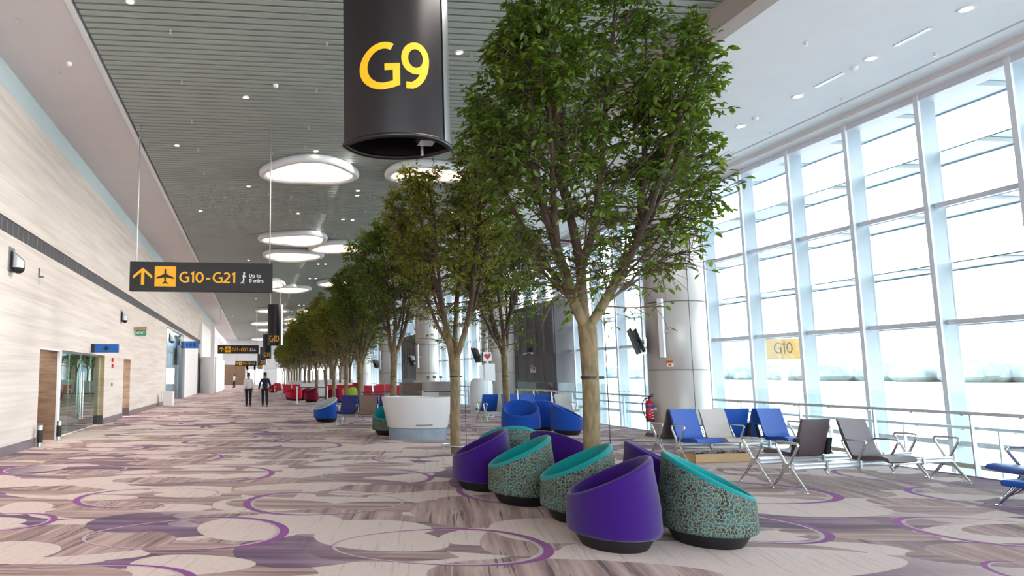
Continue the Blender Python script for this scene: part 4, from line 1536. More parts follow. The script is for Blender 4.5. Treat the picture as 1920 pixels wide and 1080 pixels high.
def leg_part(parent, x, arm=True, name='leg_frame'):
    L = MB()
    hub = (x, 0, 0.34)
    for sy in (-1, 1):
        foot = (x, sy * 0.25, 0.035)
        L.tube([(x, sy * 0.02, 0.37), (x - 0.0, sy * 0.13, 0.20), foot], [0.02, 0.015, 0.012], 8)
        L.tube([(x, sy * 0.03, 0.31), (x, sy * 0.16, 0.12), foot], [0.014, 0.011, 0.01], 8)
        L.tube([foot, (x, sy * 0.25, 0.01)], 0.013, 8)
        L.tube([(x, sy * 0.25, 0.012), (x, sy * 0.25, 0.0)], 0.032, 12)
    L.cbox((x, 0, 0.335), (0.05, 0.085, 0.10))
    if arm:
        L.tube([(x, -0.02, 0.36), (x, -0.15, 0.60), (x, -0.175, 0.655), (x, -0.155, 0.68), (x, 0.0, 0.683), (x, 0.13, 0.68), (x, 0.155, 0.66), (x, 0.14, 0.60), (x, 0.02, 0.36)],
               [0.02, 0.017, 0.018, 0.018, 0.017, 0.018, 0.018, 0.017, 0.02], 8)
    return L.build(name, M['polished'], parent, smooth=1.0)


def arm_part(parent, x):
    L = MB()
    L.tube([(x, -0.02, 0.34), (x, -0.15, 0.60), (x, -0.175, 0.655), (x, -0.155, 0.68), (x, 0.0, 0.683), (x, 0.13, 0.68), (x, 0.155, 0.66), (x, 0.14, 0.60), (x, 0.02, 0.34)],
           [0.018, 0.014, 0.016, 0.016, 0.014, 0.016, 0.016, 0.014, 0.018], 8)
    L.cbox((x, 0, 0.34), (0.04, 0.1, 0.12))
    return L.build('armrest', M['polished'], parent, smooth=1.0)


_seat_cache = {}


def seat_mesh(mt):
    if mt.name in _seat_cache:
        return _seat_cache[mt.name]
    # side outline (y, z): waterfall front, dip, then the reclined back
    cen = [(-0.42, 0.405), (-0.40, 0.435), (-0.34, 0.452), (-0.22, 0.445), (-0.08, 0.425), (0.03, 0.415), (0.085, 0.44), (0.115, 0.52), (0.155, 0.66), (0.20, 0.82), (0.245, 0.975)]
    th = [0.018, 0.026, 0.028, 0.028, 0.03, 0.034, 0.03, 0.026, 0.024, 0.021, 0.014]
    up, dn = [], []
    for i, (y, z) in enumerate(cen):
        p, n = cen[max(0, i - 1)], cen[min(len(cen) - 1, i + 1)]
        tx, tz = n[0] - p[0], n[1] - p[1]
        l = math.hypot(tx, tz)
        nx, nz = -tz / l, tx / l
        up.append((y + nx * th[i], z + nz * th[i]))
        dn.append((y - nx * th[i], z - nz * th[i]))
    poly = up + dn[::-1]
    m_ = MB()
    NX = 6
    n = len(poly)
    for k in range(NX + 1):
        x = -0.28 + 0.56 * k / NX
        dish = 0.014 * (1 - (2 * k / NX - 1) ** 2)
        for (y, z) in poly:
            m_.v.append((x, y + dish * 0.5, z - dish * (1 if y < 0.03 else 0.3)))
    for k in range(NX):
        for i in range(n):
            a, b = k * n + i, k * n + (i + 1) % n
            m_.f.append((a, b, b + n, a + n))
    # end caps as strips
    c = len(cen)
    for k, flip in ((0, False), (NX, True)):
        for i in range(c - 1):
            q = (k * n + i, k * n + i + 1, k * n + n - 2 - i, k * n + n - 1 - i)
            m_.f.append(q if not flip else q[::-1])
    me = m_.mesh('seat_shell', smooth=0.9)
    me.materials.append(mt)
    _seat_cache[mt.name] = me
    return me


def beam_seating(loc, rz, n, seats, label, arms=(), legs=None, panels=(), pitch=0.65, group='beam seating near the windows'):
    """row along local +x, seats face local -y"""
    e = empty('beam_seating', loc, rz)
    tag(e, label, 'airport seating', group)
    L = n * pitch
    bm_ = MB()
    prof = [(-0.075, 0.30), (0.075, 0.30), (0.085, 0.315), (0.07, 0.335), (0.07, 0.35), (0.085, 0.37), (0.075, 0.385), (-0.075, 0.385), (-0.085, 0.37), (-0.07, 0.35), (-0.07, 0.335), (-0.085, 0.315)]
    for k in range(n):
        bm_.extrude(prof, 0, k * pitch + 0.025, (k + 1) * pitch - 0.025)
    bm_.extrude([(-0.06, 0.315), (0.06, 0.315), (0.06, 0.37), (-0.06, 0.37)], 0, 0, L)
    bm_.build('beam', M['alu'], e)
    for k in range(1, n):
        if 'clamp' not in _seat_cache:
            cl = MB().cbox((0, 0, 0.34), (0.035, 0.18, 0.11)).tube([(0, -0.03, 0.29), (0, -0.08, 0.22)], 0.014, 6).mesh('clamp')
            cl.materials.append(M['steel'])
            _seat_cache['clamp'] = cl
        c0 = bpy.data.objects.new('clamp', _seat_cache['clamp'])
        COL.objects.link(c0)
        c0.parent = e
        c0.location = (k * pitch, 0, 0)
    for x in (legs if legs is not None else (0.0, L)):
        leg_part(e, x)
    for k in arms:
        arm_part(e, k * pitch)
    for k, mt in seats.items():
        o = bpy.data.objects.new('seat_shell', seat_mesh(mt))
        COL.objects.link(o)
        o.parent = e
        o.location = (k * pitch + pitch / 2, 0, 0)
    for k in panels:
        x = k * pitch
        b = MB().add([(x - 0.045, 0.09, 0.42), (x + 0.045, 0.09, 0.42), (x + 0.045, 0.16, 0.42), (x - 0.045, 0.16, 0.42),
                      (x - 0.04, 0.15, 0.68), (x + 0.04, 0.15, 0.68), (x + 0.04, 0.21, 0.68), (x - 0.04, 0.21, 0.68)],
                     [(0, 3, 2, 1), (4, 5, 6, 7), (0, 1, 5, 4), (1, 2, 6, 5), (2, 3, 7, 6), (3, 0, 4, 7)]).build('power_panel', M['black'], e, bevel=0.006)
        f = MB().add([(x - 0.03, 0.092, 0.46), (x + 0.03, 0.092, 0.46), (x + 0.03, 0.144, 0.66), (x - 0.03, 0.144, 0.66)], [(0, 1, 2, 3)])
        f.v = [(a_, b_ - 0.004, c_) for a_, b_, c_ in f.v]
        f.build('socket_plate', M['steel'], b)
        g = MB()
        for t in (0.3, 0.5, 0.7):
            g.cbox((x, 0.092 + 0.052 * t - 0.006, 0.46 + 0.2 * t), (0.022, 0.004, 0.02))
        g.build('sockets', M['black'], b)
    return e


SB, SN, SG, SD, SR_, ST = (M['seat_' + k] for k in ('blue', 'navy', 'grey', 'dark', 'red', 'tan'))
ra = math.atan2(0.57, 3.22)
beam_seating((7.64, 8.74, 0), ra, 5, {2: SD}, 'nearest beam seat row by the balustrade with a single dark brown seat facing the camera', arms=(2, 3), panels=(3,))
# the row behind faces away: origin at its right end
o2 = Vector((7.64, 9.36, 0)) + Vector((math.cos(ra), math.sin(ra), 0)) * 3.25
beam_seating(o2, ra + PI, 5, {3: SD}, 'beam seat row with one dark seat seen from behind, behind the nearest row', arms=(3,), panels=(4, 3))
rb_ = math.radians(5)
beam_seating((8.05, 11.72, 0), rb_, 5, {0: SB, 1: SG, 3: SB}, 'beam seat row with two blue and a light grey seat, above the cardboard box', arms=(2,), panels=(1, 3))
o3 = Vector((8.05, 12.34, 0)) + Vector((math.cos(rb_), math.sin(rb_), 0)) * 3.25
beam_seating(o3, rb_ + PI, 5, {4: SD, 2: SB, 1: SB}, 'row facing away, a dark and two blue backs behind the light grey seat', panels=(2,))
# seats cut by the right edge of the picture
rc_ = math.radians(10)
e = beam_seating((10.30, 7.86, 0), math.radians(-105), 2, {0: SB, 1: SG}, 'seat row cut by the right edge of the picture, blue and grey pads pointing left')
e.scale = (1, 1.18, 1)
fr = empty('footrest_bench', (9.38, 6.95, 0), rc_)
tag(fr, 'low blue padded footrest on a bent steel leg at the right edge', 'footrest')
MB().box((0, 0, 0.27), (0.55, 0.46, 0.35)).build('pad', SB, fr, bevel=0.03, seg=3)
MB().tube([(0.06, 0.3, 0.28), (0.14, 0.5, 0.10), (0.16, 0.58, 0.0)], 0.014).tube([(0.25, 0.3, 0.28), (0.16, 0.56, 0.07)], 0.011).lathe([(0.035, 0), (0.035, 0.01)], 12, (0.16, 0.58, 0)).build('leg', M['polished'], fr)
MB().tube([(0.5, 0.2, 0.28), (0.5, 0.2, 0.0)], 0.014).build('leg', M['polished'], fr)

# cardboard box of leaflets under the blue seats
p = hit(1365, 860, 2, 0.0)
cb = empty('cardboard_box', (8.25, 11.55, 0), rb_)
tag(cb, 'shallow cardboard box with black and white wrapping under the blue and grey seats', 'box')
MB().box((0, 0, 0), (1.25, 0.38, 0.015)).box((0, 0, 0), (1.25, 0.012, 0.17)).box((0, 0.37, 0), (1.25, 0.38, 0.17)).box((0, 0, 0), (0.012, 0.38, 0.17)).box((1.238, 0, 0), (1.25, 0.38, 0.17)).build('carton', M['cardboard'], cb)
m_, h, b = base('black_white_wrapping')
tc = h.new('ShaderNodeTexCoord').outputs['Object']
h.put(b.inputs['Base Color'], h.ramp(h.noise(tc, 26, 3, 0.7, 1.5), [(0.49, (0.01, 0.01, 0.012, 1)), (0.52, (0.8, 0.8, 0.78, 1))]))
M['wrap'] = m_
wv = MB()
nx, ny = 24, 8
for i in range(nx + 1):
    for j in range(ny + 1):
        wv.v.append((0.02 + 1.2 * i / nx, 0.02 + 0.34 * j / ny, 0.165 + 0.035 * math.sin(i * 1.7) * math.cos(j * 1.3 + i) + 0.01))
for i in range(nx):
    for j in range(ny):
        a = i * (ny + 1) + j
        wv.f.append((a, a + ny + 1, a + ny + 2, a + 1))
wv.build('wrapping', M['wrap'], cb, smooth=True)

# mid-distance rows
g3 = 'beam seating in the middle distance'
beam_seating((7.9, 21.6, 0), 0.04, 5, {1: SB, 2: SB, 4: SG}, 'row with two blue and a pale grey seat behind the blue tub chairs', group=g3)
o3 = Vector((7.9 + 3.25, 22.35, 0))
beam_seating(o3, PI + 0.04, 5, {4: SB, 1: SB}, 'row facing away behind the blue tub chairs, a blue back at its left end', group=g3)
beam_seating((5.9, 24.6, 0), -0.10, 5, {1: SG}, 'row with one grey seat left of the second column', group=g3)
beam_seating((2.78, 21.25, 0), -0.42, 4, {0: SN, 1: ST, 2: SN, 3: SN}, 'row with navy and taupe seats left of the white counter', arms=(1, 2), group=g3)
beam_seating((2.78 + 0.25 + 2.374, 21.80 - 1.06, 0), PI - 0.42, 4, {3: SB, 2: SB, 0: SB}, 'row facing away directly behind the navy and taupe seats', group=g3)
tub_chair(2.55, 22.9, 200, M['pod_blue'], M['pod_grey'], 'pale seated blue tub chair peeping out left of the navy seats', group='single tub chairs down the hall')

# distant red lounge
g4 = 'red beam seating in the distance'
for (x, y, ang, n, seats, lab) in [
    (6.9, 40.5, 0.0, 5, (0, 1, 3, 4), 'red row in front of the third column, nearest of the red rows'),
    (4.9, 43.5, 0.0, 4, (0, 1, 2), 'red row between the slim trunks, left of the third column'),
    (8.8, 46.0, 0.05, 4, (0, 1, 3), 'red row farther right near the windows'),
    (4.6, 48.5, 0.0, 5, (0, 2, 3), 'red row behind the lime and orange tub chairs'),
    (2.0, 45.2, 0.1, 3, (0, 1), 'red row at the left edge of the distant lounge'),
    (5.8, 55.0, 0.0, 5, (0, 1, 2, 4), 'red row beyond the white screen'),
    (1.7, 54.0, 0.3, 2, (0,), 'small dark red row standing alone nearest to the walkers'),
]:
    beam_seating((x, y, 0), ang, n, {k: SR_ for k in seats}, lab, group=g4)
g5 = 'coloured tub chairs in the distant lounge'
R_, MR, LM, OR = M['pod_red'], M['pod_maroon'], M['pod_lime'], M['pod_orange']
for (x, y, f, a, b, lab) in [(2.65, 41.6, 200, R_, R_, 'red tub chair lowest in the distant lounge'), (3.35, 42.5, 150, MR, R_, 'maroon and red tub chair behind the red one'),
                             (3.5, 39.5, 200, MR, MR, 'maroon tub chair left of the slim trunk with a guard ring'), (5.35, 40.2, 180, OR, OR, 'orange tub chair between slim trunks'),
                             (6.1, 41.0, 120, LM, LM, 'lime green tub chair beside the orange one'), (2.5, 43.6, 190, M['magenta'], R_, 'magenta tub chair in front of the white screen'),
                             (1.75, 60.5, 200, R_, R_, 'far red tub chair beside the walker in navy'), (4.75, 38.0, 90, MR, MR, 'maroon tub chair right of the ringed slim trunk')]:
    tub_chair(x, y, f, a, b, lab, s=1.0, group=g5)

# ================================================================== WHITE COUNTER
ct = empty('white_counter', (4.25, 16.62, 0))
tag(ct, 'white flared oval counter with a blue grey base, left of the second tree trunk', 'counter')
MB().lathe([(0.80, 0.0), (0.80, 0.29), (0.82, 0.30)], 48, sx=0.94, sy=0.70).build('base', M['counter_base'], ct, smooth=0.7)
MB().lathe([(0.84, 0.30), (0.86, 0.31), (1.03, 1.06), (1.03, 1.08), (1.0, 1.09), (0.96, 1.08), (0.95, 1.0)], 48, sx=0.91, sy=0.68).build('body', M['counter'], ct, smooth=0.7)
sl_ = MB()
for k in range(13):
    a = -PI / 2 - 0.05 + 0.55 * (k / 12 - 0.35)
    sl_.v += [(0.91 * 0.882 * math.cos(a), 0.68 * 0.882 * math.sin(a) - 0.004, 0.385), (0.91 * 0.885 * math.cos(a), 0.68 * 0.885 * math.sin(a) - 0.004, 0.40)]
for k in range(12):
    sl_.f.append((2 * k, 2 * k + 2, 2 * k + 3, 2 * k + 1))
sl_.build('slot', M['black'], ct)

# low white screens down the hall
for (x, y, w_, h_, lab) in [(3.4, 46.5, 3.6, 1.05, 'low white screen behind the magenta tub chair'), (3.0, 58.0, 2.9, 1.15, 'farther low white screen under the distant crowns'),
                            (5.6, 62.0, 4.0, 1.2, 'wide white screen among the distant trunks')]:
    o = empty('low_screen', (x, y, 0))
    tag(o, lab, 'screen', 'low white screens')
    MB().box((0, 0, 0.08), (w_, 0.35, h_)).build('panel', M['paper'], o, bevel=0.03)
    MB().box((0.05, 0.03, 0), (w_ - 0.05, 0.32, 0.08)).build('base', M['charcoal'], o)

# gate desk near the third column
gd = empty('gate_desk', (8.1, 33.2, 0))
tag(gd, 'pale curved gate desk with a taupe end panel in front of the third column', 'desk')
MB().lathe([(1.0, 0.0), (1.0, 1.28), (0.94, 1.3)], 40, (1.6, 0.8, 0), sx=1.15, sy=0.5).build('body', M['counter'], gd, smooth=0.7)
MB().box((-0.3, 0.3, 0), (0.75, 1.1, 1.24)).build('end_panel', M['seat_tan'], gd, bevel=0.02)
for k in range(3):
    MB().tube([(1.2 + k * 0.35, 0.8, 1.3), (1.2 + k * 0.35, 0.8, 1.5)], 0.02).cbox((1.2 + k * 0.35, 0.76, 1.53), (0.16, 0.05, 0.12)).build('monitor', M['grille_fin'], gd)

# queue barriers
bp = [(4.3, 26.5), (5.9, 26.8), (7.2, 27.2), (8.7, 27.8)]
for i, (x, y) in enumerate(bp):
    e = empty('queue_post', (x, y, 0))
    tag(e, ['leftmost steel queue post behind the white counter', 'second steel queue post from the left behind the white counter', 'third steel queue post, right of the second trunk', 'rightmost steel queue post near the information stand'][i], 'barrier post', 'steel queue posts')
    MB().tube([(0, 0, 0.02), (0, 0, 1.0)], 0.032, 12).lathe([(0.17, 0), (0.16, 0.02), (0.03, 0.035)], 20).build('post', M['alu'], e, smooth=0.8)
    if i < 3:
        dx, dy = (bp[i + 1][0] - x) * 0.97, (bp[i + 1][1] - y) * 0.97
        MB().add([(0, -0.002, 0.90), (dx, dy - 0.002, 0.90), (dx, dy - 0.002, 0.96), (0, -0.002, 0.96), (0, 0.002, 0.90), (dx, dy + 0.002, 0.90), (dx, dy + 0.002, 0.96), (0, 0.002, 0.96)],
                 [(0, 1, 2, 3), (7, 6, 5, 4), (0, 4, 5, 1), (3, 2, 6, 7)]).build('belt', M['black'], e)
for i, (x, y, x2) in enumerate(((2.45, 37.0, 4.2),)):
    for j, xx in enumerate((x, x2)):
        e = empty('queue_post', (xx, y, 0))
        tag(e, ('white queue post standing before the red tub chair in the distance' if j == 0 else 'queue post beside the ringed slim trunk in the distance'), 'barrier post', 'distant queue posts')
        MB().tube([(0, 0, 0.02), (0, 0, 1.0)], 0.035, 12).lathe([(0.17, 0), (0.16, 0.02), (0.03, 0.035)], 20).build('post', M['paper'], e, smooth=0.8)
        if j == 0:
            MB().box((0, -0.004, 0.9), (x2 - x - 0.04, 0.004, 0.97)).build('belt', M['charcoal'], e)

# information stand with heart sign
st = empty('information_stand', (9.25, 24.9, 0))
tag(st, 'information stand with a red heart sign above a white panel, left of the second column', 'sign stand')
MB().tube([(0, 0, 0), (0, 0, 2.25)], 0.02).lathe([(0.2, 0), (0.2, 0.02)], 20).build('pole', M['alu'], st)
MB().box((-0.14, -0.02, 1.42), (0.30, 0.02, 2.10)).box((-0.34, 0.0, 1.5), (-0.16, 0.02, 2.05)).build('panel', M['paper'], st)
hb = MB().box((-0.17, -0.02, 2.2), (0.17, 0.02, 2.56)).build('heart_board', M['paper'], st)
pts = []
for k in range(24):
    t = 2 * PI * k / 24
    pts.append((0.0085 * 16 * math.sin(t) ** 3, 2.385 + 0.0085 * (13 * math.cos(t) - 5 * math.cos(2 * t) - 2 * math.cos(3 * t) - math.cos(4 * t))))
prism_xz([pts], -0.028, -0.02).build('heart', M['red'], hb)
# pale planter-like bin and rail beside it
MBb = empty('pale_cabinet', (8.2, 27.2, 0))
tag(MBb, 'pale rounded cabinet standing left of the second column', 'cabinet')
MB().lathe([(0.5, 0), (0.5, 1.2), (0.45, 1.4), (0.3, 1.5)], 28, (1.6, 0, 0), sx=1.0, sy=0.7).build('body', M['soffit_edge'], MBb, smooth=0.7)

# fittings on the columns
cx, cy = cols[0]


def on_col(cx, cy, ang, r=0.73):
    return (cx + r * math.cos(ang), cy + r * math.sin(ang))


def column_kit(cx, cy, which, full=True):
    a = math.radians(152)
    x, y = on_col(cx, cy, a)
    e = empty('wall_screen', (x, y, 2.55), a)
    tag(e, 'black television tilted on its bracket, left side of the ' + which, 'television', 'televisions on the columns')
    s = MB().box((-0.0, -0.62, -0.36), (0.05, 0.62, 0.36))
    s.move(Matrix.Translation((0.28, 0, 0.02)) @ Matrix.Rotation(math.radians(18), 4, 'Y')).build('display', M['screen'], e, bevel=0.008)
    s = MB().box((-0.0, -0.58, -0.33), (0.04, 0.58, 0.33))
    s.move(Matrix.Translation((0.16, 0, 0.04)) @ Matrix.Rotation(math.radians(18), 4, 'Y')).build('rear_display', M['screen'], e)
    MB().box((0, -0.08, -0.12), (0.05, 0.08, 0.12)).tube([(0.02, 0, 0.0), (0.3, 0, 0.0)], 0.06).box((0.0, -0.2, -0.33), (0.14, 0.1, -0.2)).build('bracket', M['steel'], e)
    a = math.radians(213)
    x, y = on_col(cx, cy, a, 0.755)
    e = empty('tube_fixture', (x, y, 2.1), a)
    tag(e, 'tall slim white light tube standing off the ' + which, 'light fixture', 'light tubes on the columns')
    MB().box((0.06, -0.05, 0.0), (0.18, 0.07, 1.55)).build('housing', M['sign_white'], e, bevel=0.01)
    MB().box((-0.01, -0.06, 0.02), (0.07, -0.0, 1.53)).build('back_channel', M['joint'], e)
    MB().box((0, 0.05, 0.65), (0.1, 0.14, 0.72)).build('clip', M['steel'], e)
    if full:
        a = math.radians(222)
        x, y = on_col(cx, cy, a, 0.74)
        e = empty('call_point', (x, y, 1.86), a)
        tag(e, 'small orange and white call point on the big column', 'call point')
        MB().box((-0.01, -0.07, 0), (0.05, 0.07, 0.13)).build('box', M['sign_white'], e, bevel=0.005)
        MB().box((-0.01, -0.075, 0.10), (0.055, 0.075, 0.16)).build('top', M['pod_orange'], e)
        MB().box((0.05, -0.03, 0.03), (0.055, 0.03, 0.08)).build('label_plate', M['pod_orange'], e)
        ex_ = empty('fire_extinguisher', (cx - 0.90, cy - 0.05, 0.42))
        tag(ex_, 'red fire extinguisher with a black hose hanging left of the big column', 'fire extinguisher')
        MB().lathe([(0.05, 0), (0.095, 0.02), (0.1, 0.05), (0.1, 0.46), (0.085, 0.52), (0.035, 0.56), (0.03, 0.6)], 20).build('cylinder', M['red'], ex_, smooth=0.8)
        MB().lathe([(0.097, 0.0), (0.104, 0.01), (0.104, 0.05)], 20).build('foot', M['black'], ex_)
        MB().lathe([(0.1015, 0.36), (0.1015, 0.43)], 20, capb=False, capt=False).build('label_band', M['seat_blue'], ex_, smooth=0.8)
        lb = MB()
        for k in range(7):
            an = -PI / 2 + (-0.5 if k % 2 else 0.1)
            lb.cbox((0.1 * math.cos(an), 0.1 * math.sin(an), 0.09 + k * 0.037), (0.06, 0.012, 0.016))
        lb.build('print', M['sign_white'], ex_)
        MB().box((-0.02, -0.03, 0.6), (0.02, 0.03, 0.66)).tube([(0, 0, 0.66), (0.12, -0.02, 0.72)], 0.012).tube([(0, 0, 0.64), (0.11, -0.02, 0.66)], 0.01).build('valve', M['black'], ex_)
        MB().tube([(0, 0, 0.62), (-0.12, 0, 0.6), (-0.2, 0, 0.48), (-0.2, 0, 0.3), (-0.14, 0, 0.14), (-0.11, 0, 0.08)], 0.014, 8).build('hose', M['black'], ex_, smooth=True)
        MB().box((0.09, -0.04, 0.3), (0.19, 0.04, 0.36)).build('hook', M['steel'], ex_)


column_kit(*cols[0], 'big near column')
column_kit(*cols[1], 'second column', False)
column_kit(*cols[2], 'third column', False)
column_kit(*cols[3], 'fourth column', False)

# ================================================================== TREES


def tree_meshes(seed, height, fork, limbs, env, nleaf, lsize, cxf=lambda z: (0.0, 0.0), lmat='leaf', trunk_r=0.105, dens=1.0):
    """env(z) -> crown radius, cxf(z) -> crown centre"""
    r = random.Random(seed)
    npr = np.random.RandomState(seed)
    wood = MB()
    ends = []        # twigs carrying leaves
    tr_ = []
    for k in range(9):
        t = k / 8
        tr_.append((0.018 * math.sin(t * 5 + seed), 0.018 * math.cos(t * 4 + seed), fork * t))
    tr_ += [(tr_[-1][0], tr_[-1][1], fork + 0.05), (tr_[-1][0], tr_[-1][1], fork + 0.07)]
    wood.tube(tr_, [trunk_r * 1.16, trunk_r * 1.02] + [trunk_r * 0.98] * 5 + [trunk_r * 1.03, trunk_r * 1.10, trunk_r * 0.75, trunk_r * 0.3], 16)
    top0 = Vector(tr_[8])

    def grow(p, d, length, steps, bend, up):
        pts = [p.copy()]
        d = d.normalized()
        for i in range(steps):
            d = (d + Vector((r.gauss(0, bend), r.gauss(0, bend), up + r.gauss(0, bend * 0.6)))).normalized()
            p = p + d * (length / steps)
            pts.append(p.copy())
        return pts
    paths = []
    secs = []
    # limb: (azimuth, lean, top z, parent index or None, start fraction, thickness)
    for az, lean, zt, par, fs, th in limbs:
        A_ = Vector((math.cos(az), math.sin(az), 0))
        d = (A_ * lean + Vector((0, 0, 1))).normalized()
        n = 12
        if par is None:
            pts = [top0 - Vector((0, 0, 0.22)), top0 + A_ * trunk_r * 0.35]
            rr0 = trunk_r * th
            rads = [trunk_r * 0.8, rr0]
        else:
            pp, pr = paths[par]
            i = int(fs * (len(pp) - 1))
            pts = [pp[i].copy()]
            rr0 = pr[i] * th
            rads = [rr0]
        p = pts[-1].copy()
        L = max(0.6, (zt - p.z) / d.z)
        dd = (A_ * lean * 1.9 + Vector((0, 0, 1))).normalized()
        for i in range(n):
            dd = (dd * 0.78 + d * 0.22 + Vector((r.gauss(0, 0.06), r.gauss(0, 0.06), 0.03))).normalized()
            p = p + dd * (L / n)
            pts.append(p.copy())
            rads.append(rr0 * (1 - 0.82 * (i + 1) / n) + 0.004)
        wood.tube(pts, rads, 10 if par is None else 7)
        paths.append((pts, rads))
        for i in range(1, len(pts)):
            z = pts[i].z
            if z < fork + 0.22:
                continue
            m_n = 1 if z < fork + 1.2 else (2 if i < len(pts) - 2 else 3)
            for _ in range(m_n):
                secs.append((pts[i].copy(), rads[i], az))
    for p, rd, az in secs:
        a = r.uniform(0, 2 * PI) if r.random() < 0.35 else az + r.gauss(0, 1.0)
        low_ = p.z < fork + 1.5
        el = r.uniform(-0.15, 0.7) if low_ else r.uniform(0.1, 0.95)
        d = Vector((math.cos(a) * math.cos(el), math.sin(a) * math.cos(el), math.sin(el)))
        R = env(p.z + 0.25)
        ox, oy = cxf(p.z)
        avail = max(0.22, R - math.hypot(p.x - ox, p.y - oy))
        L = min(1.5, avail * r.uniform(0.7, 1.1) / max(0.35, math.cos(el)))
        pts = grow(p, d, L, 6, 0.13, -0.02 if low_ else 0.03)
        r0 = min(rd * 0.6, 0.015)
        wood.tube(pts, [r0 * (1 - 0.12 * i) for i in range(7)], 5, cap=False)
        for i in range(2, 7):
            for _ in range(2):
                a2 = r.uniform(0, 2 * PI)
                d2 = ((pts[i] - pts[i - 1]).normalized() * 0.9 + Vector((math.cos(a2), math.sin(a2), r.uniform(-0.45, 0.5))) * 0.9).normalized()
                l2 = r.uniform(0.22, 0.5)
                q = grow(pts[i], d2, l2, 3, 0.15, -0.08)
                ox, oy = cxf(q[-1].z)
                if math.hypot(q[-1].x - ox, q[-1].y - oy) > env(q[-1].z) * 1.15:
                    continue
                wood.tube(q, [0.0055, 0.0045, 0.0035, 0.002], 3, cap=False)
                ends.append(q)
    wood_me = wood.mesh('trunk', smooth=1.2)
    # leaves along the twigs, pendulous pointed ovals
    ne = len(ends)
    A = np.array([[tuple(v) for v in q] for q in ends])         # ne,4,3
    wz = np.clip((A[:, -1, 2] - fork - 0.7) / 2.2, 0.13, 1.0)
    idx = npr.choice(ne, nleaf, p=wz / wz.sum())
    t = npr.uniform(0.15, 3.0, nleaf)
    i0 = np.minimum(t.astype(int), 2)
    f = (t - i0)[:, None]
    P = A[idx, i0] * (1 - f) + A[idx, i0 + 1] * f
    tw = A[idx, i0 + 1] - A[idx, i0]
    tw /= np.linalg.norm(tw, axis=1)[:, None] + 1e-9
    a = npr.uniform(0, 2 * PI, nleaf)
    side = np.stack([np.cos(a), np.sin(a), npr.uniform(-0.6, 0.35, nleaf)], 1)
    D = tw * 0.55 + side * 0.9 + np.array([0, 0, -0.35])
    D /= np.linalg.norm(D, axis=1)[:, None]
    P = P + side * 0.015
    upv = np.stack([npr.normal(0, 0.5, nleaf), npr.normal(0, 0.5, nleaf), np.ones(nleaf)], 1)
    S = np.cross(D, upv)
    S /= np.linalg.norm(S, axis=1)[:, None] + 1e-9
    Nn = np.cross(S, D)
    Ls = lsize * npr.uniform(0.7, 1.2, nleaf)
    Wd = Ls * 0.23
    V = np.empty((nleaf, 6, 3))
    c = lambda x: x[:, None]
    V[:, 0] = P
    V[:, 1] = P + D * c(Ls * 0.35) + S * c(Wd) + Nn * c(Wd * 0.35)
    V[:, 2] = P + D * c(Ls * 0.72) + S * c(Wd * 0.75) + Nn * c(Wd * 0.15)
    V[:, 3] = P + D * c(Ls) - Nn * c(Ls * 0.10)
    V[:, 4] = P + D * c(Ls * 0.72) - S * c(Wd * 0.75) + Nn * c(Wd * 0.15)
    V[:, 5] = P + D * c(Ls * 0.35) - S * c(Wd) + Nn * c(Wd * 0.35)
    me = bpy.data.meshes.new('foliage')
    me.vertices.add(nleaf * 6)
    me.vertices.foreach_set('co', V.reshape(-1))
    quad = np.array([0, 1, 2, 3, 0, 3, 4, 5])
    loops = (np.arange(nleaf)[:, None] * 6 + quad[None, :]).reshape(-1)
    me.loops.add(nleaf * 8)
    me.loops.foreach_set('vertex_index', loops.astype(np.int32))
    me.polygons.add(nleaf * 2)
    me.polygons.foreach_set('loop_start', np.arange(0, nleaf * 8, 4, dtype=np.int32))
    me.polygons.foreach_set('loop_total', np.full(nleaf * 2, 4, dtype=np.int32))
    me.polygons.foreach_set('use_smooth', np.ones(nleaf * 2, dtype=bool))
    me.update(calc_edges=True)
    me.validate()
    me.materials.append(M[lmat])
    wood_me.materials.append(M['bark'])
    return wood_me, me


def plant_tree(meshes, x, y, rz, s, label, group, strap=True, cat='tree', sz=None):
    e = empty('ficus_tree', (x, y, 0), rz)
    e.scale = (s, s, sz or s)
    tag(e, label, cat, group)
    for nm, me in zip(('trunk', 'foliage'), meshes):
        o = bpy.data.objects.new(nm, me)
        COL.objects.link(o)
        o.parent = e
    if strap:
        MB().lathe([(0.098, 1.60), (0.105, 1.60), (0.105, 1.635), (0.098, 1.635)], 16, capb=False, capt=False).box((0.09, -0.05, 1.60), (0.175, -0.02, 1.635)).build('strap', M['black'], e)
    return e


def guard_ring(x, y, label):
    g = empty('tree_guard_ring', (x, y, 0))
    tag(g, label, 'tree guard', 'steel guard rings at the tree feet')
    MB().tube([(0.29 * math.cos(a * PI / 16), 0.29 * math.sin(a * PI / 16), 0.17) for a in range(33)], 0.022, 8, cap=False).build('ring', M['steel'], g, smooth=True)
    for k in range(4):
        a = PI / 4 + k * PI / 2
        MB().tube([(0.28 * math.cos(a), 0.28 * math.sin(a), 0), (0.28 * math.cos(a), 0.28 * math.sin(a), 0.17)], 0.012, 6).build('leg', M['steel'], g)
    return g


def guy(x, y, label):
    g = empty('guy_wire', (x, y, 0))
    tag(g, label, 'cable', 'guy wires beside the trunks')
    MB().tube([(0.20, -0.07, 0.0), (0.20, -0.07, 1.62), (0.20, -0.07, 2.4)], 0.006, 6).build('cable', M['black'], g)
    return g




def prof(pairs):
    def f(z):
        if z <= pairs[0][0]:
            return pairs[0][1]
        for (z0, v0), (z1, v1) in zip(pairs, pairs[1:]):
            if z <= z1:
                return v0 + (v1 - v0) * (z - z0) / (z1 - z0)
        return pairs[-1][1]
    return f


